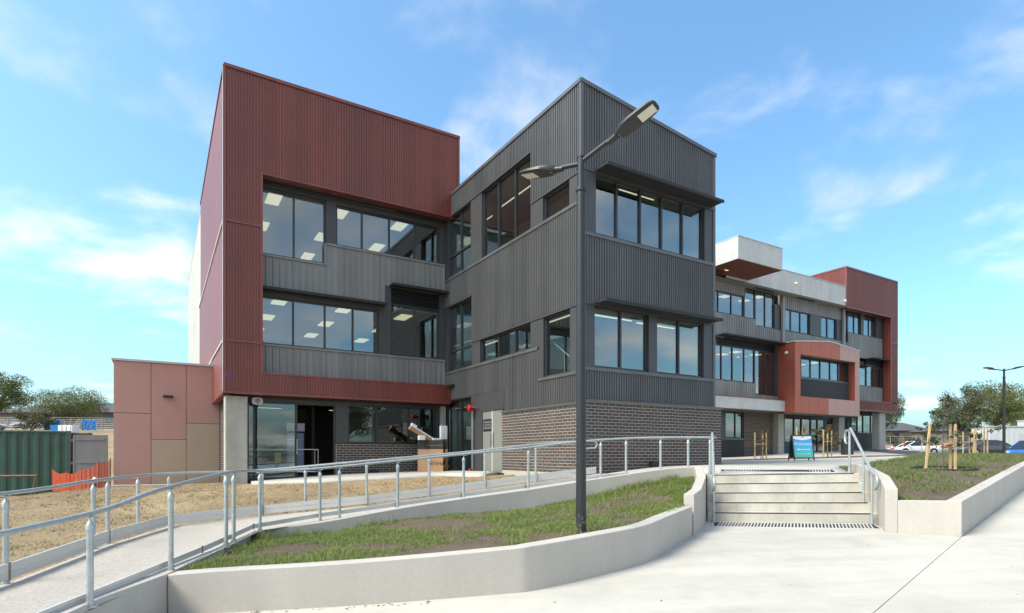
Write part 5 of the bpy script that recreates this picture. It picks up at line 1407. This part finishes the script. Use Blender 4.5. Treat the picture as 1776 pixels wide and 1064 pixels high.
for a,b in zip(LN[:-1],LN[1:]):
    for f,w in ((.0,.2),(.5,.2)):
        p0 = [a[c]*(1-f)+b[c]*f for c in range(4)]; p1 = [a[c]*(1-f-w)+b[c]*(f+w) for c in range(4)]
        mb.quad((p0[0],p0[1]-.003,p0[2]+.04),(p1[0],p1[1]-.003,p1[2]+.04),(p1[0],p1[1]-.003,p1[2]+p1[3]),(p0[0],p0[1]-.003,p0[2]+p0[3]))
tag(mb.build('net','orangenet',nt,fix=False),kind='stuff')
# rusty frame
rf = thing('steel_frame','rusty rectangular steel frame standing before the green container','frame',(-17.2,20.0,H(-17.2,20)-.05),rad(4))
mb = MB()
for a,b in (((-1.6,0,.78),(.85,0,.80)),((-1.6,0,.06),(.85,0,.08)),((-1.6,0,.06),(-1.6,0,.78)),((.85,0,.80),(.70,-.1,.05))): mb.tube([a,b],.035,4)
mb.build('bars','rust',rf); MB().tube([(.55,-.15,.03),(.95,.10,.10)],.05,5).build('foot','rust',rf)
mk = thing('post_cap','small white capped marker post by the pink enclosure','marker',(-14.15,19.75,H(-14.15,19.75)-.05))
MB().tube([(0,0,0),(0,0,.24)],.05,8).build('post','rust',mk); MB().lathe([(.07,.24),(.09,.28),(.06,.36),(.02,.40)],10).build('cap','white',mk,smooth=True)
sl = MB().prism([(-12.9,18.6),(-11.2,19.3),(-11.35,19.65),(-13.0,18.95)],[H(-12,19.1)-.1]*4,[H(-12,19.1)+.0]*4).build('loose_slab','conc'); tag(sl,'flat concrete slab lying on the dry lawn before the pink wall','slab')

# ================================================================== trees
M['leaf_gum'] = leaf_mat('gum_leaf',[(.085,.11,.03),(.13,.15,.045),(.17,.18,.055),(.10,.125,.035),(.21,.205,.075)],trans=.2)
M['leaf_dark'] = leaf_mat('dark_gum_leaf',[(.065,.08,.03),(.10,.115,.045),(.135,.135,.06),(.085,.09,.04),(.16,.12,.07)],trans=.2)
def tree_mesh(seed, h, w, nclump, nleaf, lsize, low=.35, trunks=1):
    r = random.Random(seed); tr = MB(); fol = MB(); clumps = []
    for k in range(nclump):
        for _ in range(60):
            p = Vector((r.uniform(-1,1),r.uniform(-1,1),r.uniform(-.9,1)))
            if .35 < p.length < 1.0: break
        c = Vector((p.x*w*.5, p.y*w*.5, h*(low+(1-low)*.5)+p.z*h*(1-low)*.46)); cr_ = w*r.uniform(.10,.19)
        clumps.append((c,cr_))
    for q in range(trunks):
        bx_ = (q-(trunks-1)/2)*.5; top = Vector((bx_*2+r.uniform(-.2,.2),r.uniform(-.2,.2),h*low*1.15))
        tr.tube([(bx_,0,-.3),(bx_*1.3,.05,h*low*.6),tuple(top)],[h*.035,h*.028,h*.02],8)
        for k,(c,cr_) in enumerate(clumps):
            if k % trunks == q:
                m_ = top.lerp(c,.5)+Vector((r.uniform(-.3,.3),r.uniform(-.3,.3),-h*.03)); tr.tube([tuple(top*.9 if k%2 else top),tuple(m_),tuple(c)],[h*.012,h*.008,h*.003],5)
    st_ = rnd.getstate(); rnd.seed(seed)
    for c,cr_ in clumps: leaf_cloud(fol,c,(cr_*1.15,cr_*1.15,cr_*.72),nleaf,lsize,.3)
    rnd.setstate(st_)
    return tr, fol
TREE_TYPES = {}
def tree(label, kind, x, y, sc_=1.0, rz=0.0, group=None, z=None):
    if kind not in TREE_TYPES:
        seed,h,w,nc,nl,ls,low,lm,tk = {'broad':(3,6.2,10.5,52,430,.105,.22,'leaf_gum',3),'gum':(8,8.0,8.0,40,430,.115,.36,'leaf_gum',1),'dark':(14,8.5,8.5,42,430,.115,.28,'leaf_dark',2),'bush':(21,3.0,4.0,20,220,.11,.12,'leaf_dark',2)}[kind]
        a,b = tree_mesh(seed,h,w,nc,nl,ls,low,tk)
        TREE_TYPES[kind] = (a.mesh('trunk','bark'), b.mesh('crown',lm))
    tm_,cm_ = TREE_TYPES[kind]
    t = thing('gum_tree' if kind!='bush' else 'bush',label,'tree' if kind!='bush' else 'bush',(x,y,(H(x,y) if z is None else z)-.1),rz,group)
    t.scale = sc_ if isinstance(sc_, tuple) else (sc_,sc_,sc_)
    inst(tm_,'trunk',t); inst(cm_,'crown',t)
    return t
tree('broad spreading gum tree on the hill above the green container','broad',-65.0,85,(.84,.84,.98),.4)
tree('leafy gum tree cut by the left edge of the photo','gum',-60.5,68,(.85,.85,.9),1.0)
tree('small leafy tree between the two hill trees on the left','bush',-61,74,1.05,2.0)
tree('gum tree just right of the far maroon corner','dark',45.6,73,(.68,.68,1.02),.7)
tree('reddish gum tree beyond the parked cars','dark',57.0,74,(.68,.68,1.0),2.2)
tree('pale topped gum tree left of the white sheds','gum',66.5,80,(.78,.78,1.15),.2)
tree('large gum tree behind the white sheds at the right edge','broad',77.5,84,(1.0,1.0,1.45),1.4)
tree('dark gum tree at the far right edge behind the sheds','dark',88,90,1.1,3.0)
tree('low bush left of the fence gap on the right','bush',50.5,72,.8,.5)
tree('small round bush beyond the white car','bush',55.5,84,.95,2.5)
BT = 'trees across the road, seen only as reflections in the glass'
for x,y,k,s_,r_,lb in ((6,-42,'broad',1.3,.3,'wide gum tree reflected in the shop front windows'),(26,-36,'gum',1.2,1.7,'tall gum tree reflected in the sliding glass door'),(46,-30,'dark',1.3,2.9,'dark gum tree reflected in the entrance doors'),(-14,-46,'dark',1.2,.9,'dark gum tree reflected at the left of the shop front glass'),(64,-20,'broad',1.2,2.1,'wide gum tree reflected in the far ground floor windows')):
    tree(lb,k,x,y,s_,r_,BT)
# far wooded ridge
mb = MB(); r = random.Random(5)
for k in range(150):
    x = r.uniform(60,330); y = r.uniform(170,300); zz = H(min(x,250),min(y,290)); leaf_cloud(mb,(x,y,zz+r.uniform(0,2.2)),(r.uniform(3,7),3,r.uniform(1.5,3.6)),60,.9,.2)
for k in range(40):
    x = r.uniform(-190,-95); y = r.uniform(105,150); zz = H(x,y); leaf_cloud(mb,(x,y,zz+r.uniform(0,2)),(r.uniform(3,6),3,r.uniform(1.5,3)),60,.7,.2)
tag(mb.build('far_wood','leaf_dark',fix=False),'low dark belt of distant trees on the skyline','trees',kind='stuff')

# ================================================================== houses
M['rooftile'] = mat('dark_roof_tiles',(.075,.075,.08),.8,noise=(3,.15)); M['housebrick'] = mat('brown_house_brick',(.13,.095,.08),.85,noise=(4,.12)); M['housewin'] = mat('dark_house_window',(.03,.035,.04),.15)
def house(label,x,y,w,d,h,rz,rh=1.6,z=None):
    t = thing('house',label,'house',(x,y,(H(x,y) if z is None else z)-.2),rz,'houses on the skyline')
    MB().box(-w/2,w/2,-d/2,d/2,0,h).build('wall','housebrick',t)
    e = .5; rd = min(w,d)*.5; mb = MB(); a = [(-w/2-e,-d/2-e,h),(w/2+e,-d/2-e,h),(w/2+e,d/2+e,h),(-w/2-e,d/2+e,h)]; r1_,r2_ = (-w/2+rd*.8,0,h+rh),(w/2-rd*.8,0,h+rh)
    mb.quad(a[0],a[1],r2_,r1_); mb.quad(a[2],a[3],r1_,r2_); mb.tri(a[1],a[2],r2_); mb.tri(a[3],a[0],r1_); mb.quad(a[0],a[3],a[2],a[1]); mb.build('roof','rooftile',t)
    for k in (-.3,.05,.33): 
        wn_ = MB().box(w*k-.8,w*k+.8,-d/2-.06,-d/2-.01,.9,2.1).build('window','housewin',t)
    return t
house('dark roofed house behind the broad hill tree',-78,101,16,9,2.6,rad(-8))
house('grey roofed house showing beside the pink enclosure',-68,101,12,9,2.6,rad(6),1.9)
house('distant dark roofed house left of the gum trees on the right',86,135,16,10,2.6,rad(-15),2.0)
house('distant low house beyond the white car',100,168,20,10,2.6,rad(5),2.0)
house('distant house under the pale topped gum tree',92,120,14,10,2.6,rad(20),1.8)
house('distant small house beside the far maroon corner',82,150,15,10,2.6,rad(-5),1.9)

# ================================================================== site fences, bins and sheds
M['bluemesh'] = mat('blue_shade_cloth',(.03,.17,.45),.8,noise=(1,.15)); M['binblue'] = mat('blue_bin',(.01,.22,.62),.5)
def mesh_fence(label,pts,h,n_h=7,pitch=.45,wr=.008,cloth=None,group=None,skip=None):
    t = thing('mesh_fence',label,'fence',(0,0,0),0,group)
    for i,(a,b) in enumerate(zip(pts[:-1],pts[1:])):
        za, zb2 = H(*a), H(*b); L = math.hypot(b[0]-a[0],b[1]-a[1]); n_ = max(1,int(L/2.4))
        for k in range(n_+1):
            f = k/n_; x,y,z = a[0]+(b[0]-a[0])*f, a[1]+(b[1]-a[1])*f, za+(zb2-za)*f
            MB().tube([(x,y,z-.05),(x,y,z+h)],.03,6).build('post','galv',t)
        mb = MB()
        for z_ in (h,.1): mb.tube([(a[0],a[1],za+z_),(b[0],b[1],zb2+z_)],.022,5)
        mb.build('rail','galv',t)
        mb = MB()
        for k in range(int(L/pitch)+1):
            f = k*pitch/L; x,y,z = a[0]+(b[0]-a[0])*f, a[1]+(b[1]-a[1])*f, za+(zb2-za)*f; mb.tube([(x,y,z+.1),(x,y,z+h)],wr,3,cap=False)
        for j in range(1,n_h): mb.tube([(a[0],a[1],za+h*j/n_h),(b[0],b[1],zb2+h*j/n_h)],wr,3,cap=False)
        tag(mb.build('wires','galv',t),kind='stuff')
    return t
mesh_fence('wire site fence across the back of the car park on the right',[(40,66),(56,64),(75,62)],1.9)
mesh_fence('wire site fence along the hill on the left',[(-80,76),(-62,79),(-50,77)],1.7,pitch=.6)
def cloth_panel(label,x0,y0,x1,y1,h):
    z = H((x0+x1)/2,(y0+y1)/2); t = thing('cloth_panel',label,'fence panel',((x0+x1)/2,(y0+y1)/2,z))
    hx,hy = (x1-x0)/2,(y1-y0)/2; rows=[]
    for j in range(4): rows.append([(-hx+2*hx*k/8,-hy+2*hy*k/8+.08*math.sin(k*1.7+j),.1+h*j/3) for k in range(9)])
    m = MB().sheet(rows).build('cloth','bluemesh',t); m.modifiers.new('thick','SOLIDIFY').thickness=.02
    for s_ in (-1,1): MB().tube([(s_*hx,s_*hy,0),(s_*hx,s_*hy,h+.2)],.04,6).build('post','galv',t)
cloth_panel('blue shade cloth fence panel left of the skip on the hill',-60.6,75.4,-58.6,75.6,1.35)
cloth_panel('blue shade cloth fence panel right of the skip on the hill',-56.2,76,-54.2,76,1.35)
t = thing('skip_bin','white skip bin on the hill below the broad tree','skip',(-52.2,68.5,H(-52.2,68.5)-.05)); MB().prism([(-.85,-.5),(.85,-.5),(.85,.6),(-.85,.6)],[0]*4,[1.0,1.0,1.0,1.0]).build('body','white',t,bevel=.03)
for x_ in (-.4,.1,.6): MB().box(x_-.03,x_+.03,-.56,-.5,.05,.95).build('rib','white',t)
t = thing('wheelie_bin','blue waste bin beside the white skip on the hill','bin',(-53.6,68.5,H(-53.6,68.5)-.05)); MB().hexa([(-.34,-.35,0),(.34,-.35,0),(.34,.35,0),(-.34,.35,0),(-.42,-.42,.95),(.42,-.42,.95),(.42,.42,.95),(-.42,.42,.95)]).build('body','binblue',t); MB().box(-.44,.44,-.45,.44,.95,1.02).build('lid','binblue',t)
M['shed'] = mat('white_shed_sheet',(.56,.57,.56),.6,noise=(.6,.06)); M['yellow'] = mat('yellow_paint',(.55,.30,.02),.5)
def shed(label,x,y,w,d,h,rz):
    t = thing('site_shed',label,'shed',(x,y,H(x,y)),rz,'white site sheds')
    MB().box(-w/2,w/2,-d/2,d/2,.15,h).build('body','shed',t)
    n_ = int(w/.5)
    for k in range(n_+1): MB().box(-w/2+k*w/n_-.02,-w/2+k*w/n_+.02,-d/2-.03,-d/2,.18,h-.05).build('wall_rib','shed',t)
    MB().box(-w/2-.05,w/2+.05,-d/2-.06,d/2+.06,h,h+.08).build('roof','sillwhite',t); MB().box(-w*.1,-w*.1+.9,-d/2-.045,-d/2-.005,.2,2.15).build('door','sillwhite',t); MB().box(w*.2,w*.2+.5,-d/2-.05,-d/2-.01,1.2,1.8).build('notice','signblue',t)
    MB().box(-w/2,w/2,-d/2-.04,d/2,0,.15).build('skid','yellow',t)
shed('long white site shed behind the blue car',48.3,56,6.0,2.6,2.75,rad(-6))
shed('taller white shed at the right edge behind the blue car',55,58.5,6.0,2.6,3.45,rad(-6))
for k,(x,y) in enumerate(((38.2,58.5),(39.2,58.6))):
    t = thing('traffic_cone',['orange striped traffic cone nearest the far column','leaning orange traffic bollard behind the white car'][k],'cone',(x,y,H(x,y)+.4)); MB().lathe([(.25,0),(.25,.04),(.17,.05),(.10,.5),(.05,.95 if k else .7)],12).build('body','orangenet',t,smooth=True); MB().lathe([(.125,.36),(.105,.5)],12).build('band','white',t)
    if k: t.rotation_euler = (0,rad(18),0)

# ================================================================== cars
M['tyre'] = mat('tyre_rubber',(.02,.02,.02),.85); M['carglass'] = mat('car_glass',(.02,.025,.03),.08,spec=.9); M['tail'] = mat('tail_light',(.5,.01,.012),.2); M['headl'] = mat('head_light',(.6,.6,.62),.15)
def paint(n,c): 
    m = mat(n,c,.30,coat=.8); return m
def car(label,x,y,rz,pm,kind='hatch',z=None,group='cars in the car park'):
    t = thing('parked_car',label,'car',(x,y,H(x,y)+.03 if z is None else z),rz,group)
    L = 4.35 if kind=='hatch' else 4.75; hl = L/2; w = .89
    if kind=='hatch': top = [(-hl,.62,.86),(-hl+.10,.45,.93),(-hl+.5,.40,.95),(-.2,.34,.93),(.75,.33,.90),(1.35,.35,.84),(hl-.25,.38,.72),(hl,.42,.60)]
    else: top = [(-hl,.50,.80),(-hl+.15,.45,.93),(-hl+.8,.40,.95),(-.2,.34,.92),(.75,.33,.90),(1.35,.35,.84),(hl-.25,.38,.74),(hl,.45,.62)]
    secs = []
    for i,(xx,zf,zb3) in enumerate(top):
        ww_ = w*(.86 if i in (0,len(top)-1) else (.95 if i in (1,len(top)-2) else 1)); zl = .22 if 0<i<len(top)-1 else .34
        secs.append([(xx,-ww_*.92,zl),(xx,-ww_,zl+.18),(xx,-ww_,zb3-.16),(xx,-ww_*.93,zb3),(xx,ww_*.93,zb3),(xx,ww_,zb3-.16),(xx,ww_,zl+.18),(xx,ww_*.92,zl)])
    MB().loft(secs).build('body',pm,t,smooth=True)
    gh = [(-hl+.12,.90,.93),(-hl+.62,.82,1.36),(-.55,.78,1.46),(.25,.78,1.44),(1.30,.86,.88)] if kind=='hatch' else [(-hl+.75,.88,.94),(-hl+1.45,.80,1.36),(-.45,.77,1.44),(.30,.77,1.42),(1.32,.86,.88)]
    secs = []
    for xx,wb_,zt3 in gh: secs.append([(xx,-w*.91,.86),(xx,-w*.74 if zt3>1 else -w*.88,zt3-.035),(xx,w*.74 if zt3>1 else w*.88,zt3-.035),(xx,w*.91,.86)])
    MB().loft(secs).build('glasshouse','carglass',t,smooth=False)
    rs = [[(xx,-w*.76,zt3-.05),(xx,-w*.66,zt3),(xx,w*.66,zt3),(xx,w*.76,zt3-.05)] for xx,_,zt3 in gh[1:4]]
    MB().loft(rs).build('roof',pm,t,smooth=True)
    for s_ in (-1,1):
        mb = MB()
        for a,b in ((gh[0],gh[1]),(gh[3],gh[4])): mb.tube([(a[0],s_*w*(.75 if a[2]>1 else .89),a[2]-.03),(b[0],s_*w*(.75 if b[2]>1 else .89),b[2]-.03)],.045,6)
        mb.tube([(-.30,s_*w*.755,1.42),(-.25,s_*w*.91,.88)],.035,6); mb.build('pillar',pm,t)
        MB().lathe([(.06,.0),(.09,.06),(.05,.16)],8,(1.0,s_*(w+.02),.92),'y').build('mirror',pm,t)
        MB().box(hl-.42,hl-.10,s_*w*.62-.16,s_*w*.62+.16,.60,.72).build('headlight','headl',t)
        MB().box(-hl-.015,-hl+.42,s_*w*.80-.15,s_*w*.80+.165,.74,.90).build('tail_light','tail',t)
        for xw in (-1.32,1.36):
            wh = MB().lathe([(.20,-.11),(.31,-.10),(.325,-.06),(.325,.06),(.31,.10),(.20,.11)],20,(xw,s_*(w-.10),.325),'y').build('wheel','tyre',t,smooth=True)
            MB().lathe([(.21,-.115),(.20,.118),(.05,.122)],14,(xw,s_*(w-.10),.325),'y').build('rim','chrome',wh,smooth=True)
            MB().lathe([(.37,-.02),(.37,.008)],18,(xw,s_*w*.995,.335),'y').build('wheel_arch','black',t)
    MB().box(-hl-.02,-hl+.02,-.22,.22,.50,.62).build('number_plate','white',t)
    return t
car('bright blue hatchback at the right edge of the car park',34.6,38.6,rad(205),paint('blue_car_paint',(.012,.10,.42)),'hatch',z=.02)
car('white sedan behind the entrance path beyond the column',40.8,59.0,rad(175),paint('white_car_paint',(.68,.68,.68)),'sedan')
car('dark grey sedan behind the saplings',41.0,50.5,rad(178),paint('grey_car_paint',(.05,.055,.06)),'sedan',z=.35)
car('silver car on the hill at far left',-66,80,rad(10),paint('silver_car_paint',(.35,.36,.37)),'hatch',group='cars on the hill')
car('second silver car on the hill behind the left tree',-70.5,78,rad(5),paint('pale_car_paint',(.45,.45,.45)),'sedan',group='cars on the hill')

# ================================================================== litter and leaves on the paving
M['deadleaf'] = leaf_mat('dead_leaf',[(.16,.09,.04),(.10,.06,.03),(.20,.13,.06)])
mb = MB(); r = random.Random(3)
for k in range(70):
    if k < 55: i = r.uniform(0,.35); j = min(int(i*(len(front_line)-1)),len(front_line)-2); p_ = front_line[j]; x = p_[0]+r.uniform(-.1,.5); y = p_[1]-abs(r.gauss(0,.05))-.02
    else: x, y = r.uniform(-1,7), r.uniform(5,9)
    if k >= 55 and y > 6.0: continue
    z = pave_z(x,y)+.004; a = r.random()*6.28; l = r.uniform(.008,.035); w_ = l*r.uniform(.15,.4)
    c_2, s_2 = math.cos(a), math.sin(a)
    mb.quad((x-c_2*l,y-s_2*l,z),(x+s_2*w_,y-c_2*w_,z+.004),(x+c_2*l,y+s_2*l,z+.002),(x-s_2*w_,y+c_2*w_,z+.005))
for k in range(110):
    x, y = r.uniform(-3,9), r.uniform(5.2,10); z = pave_z(x,y)
    if y > 8.2 and x < 3.4 or (x < .3 and y > 6) or x > 6.3: continue
    l = r.uniform(.0015,.0045); mb.box(x-l,x+l,y-l*.7,y+l*.7,z,z+l)
tag(mb.build('leaf_litter','deadleaf',fix=False),'dry leaf litter along the foot of the curved wall','leaves',kind='stuff')
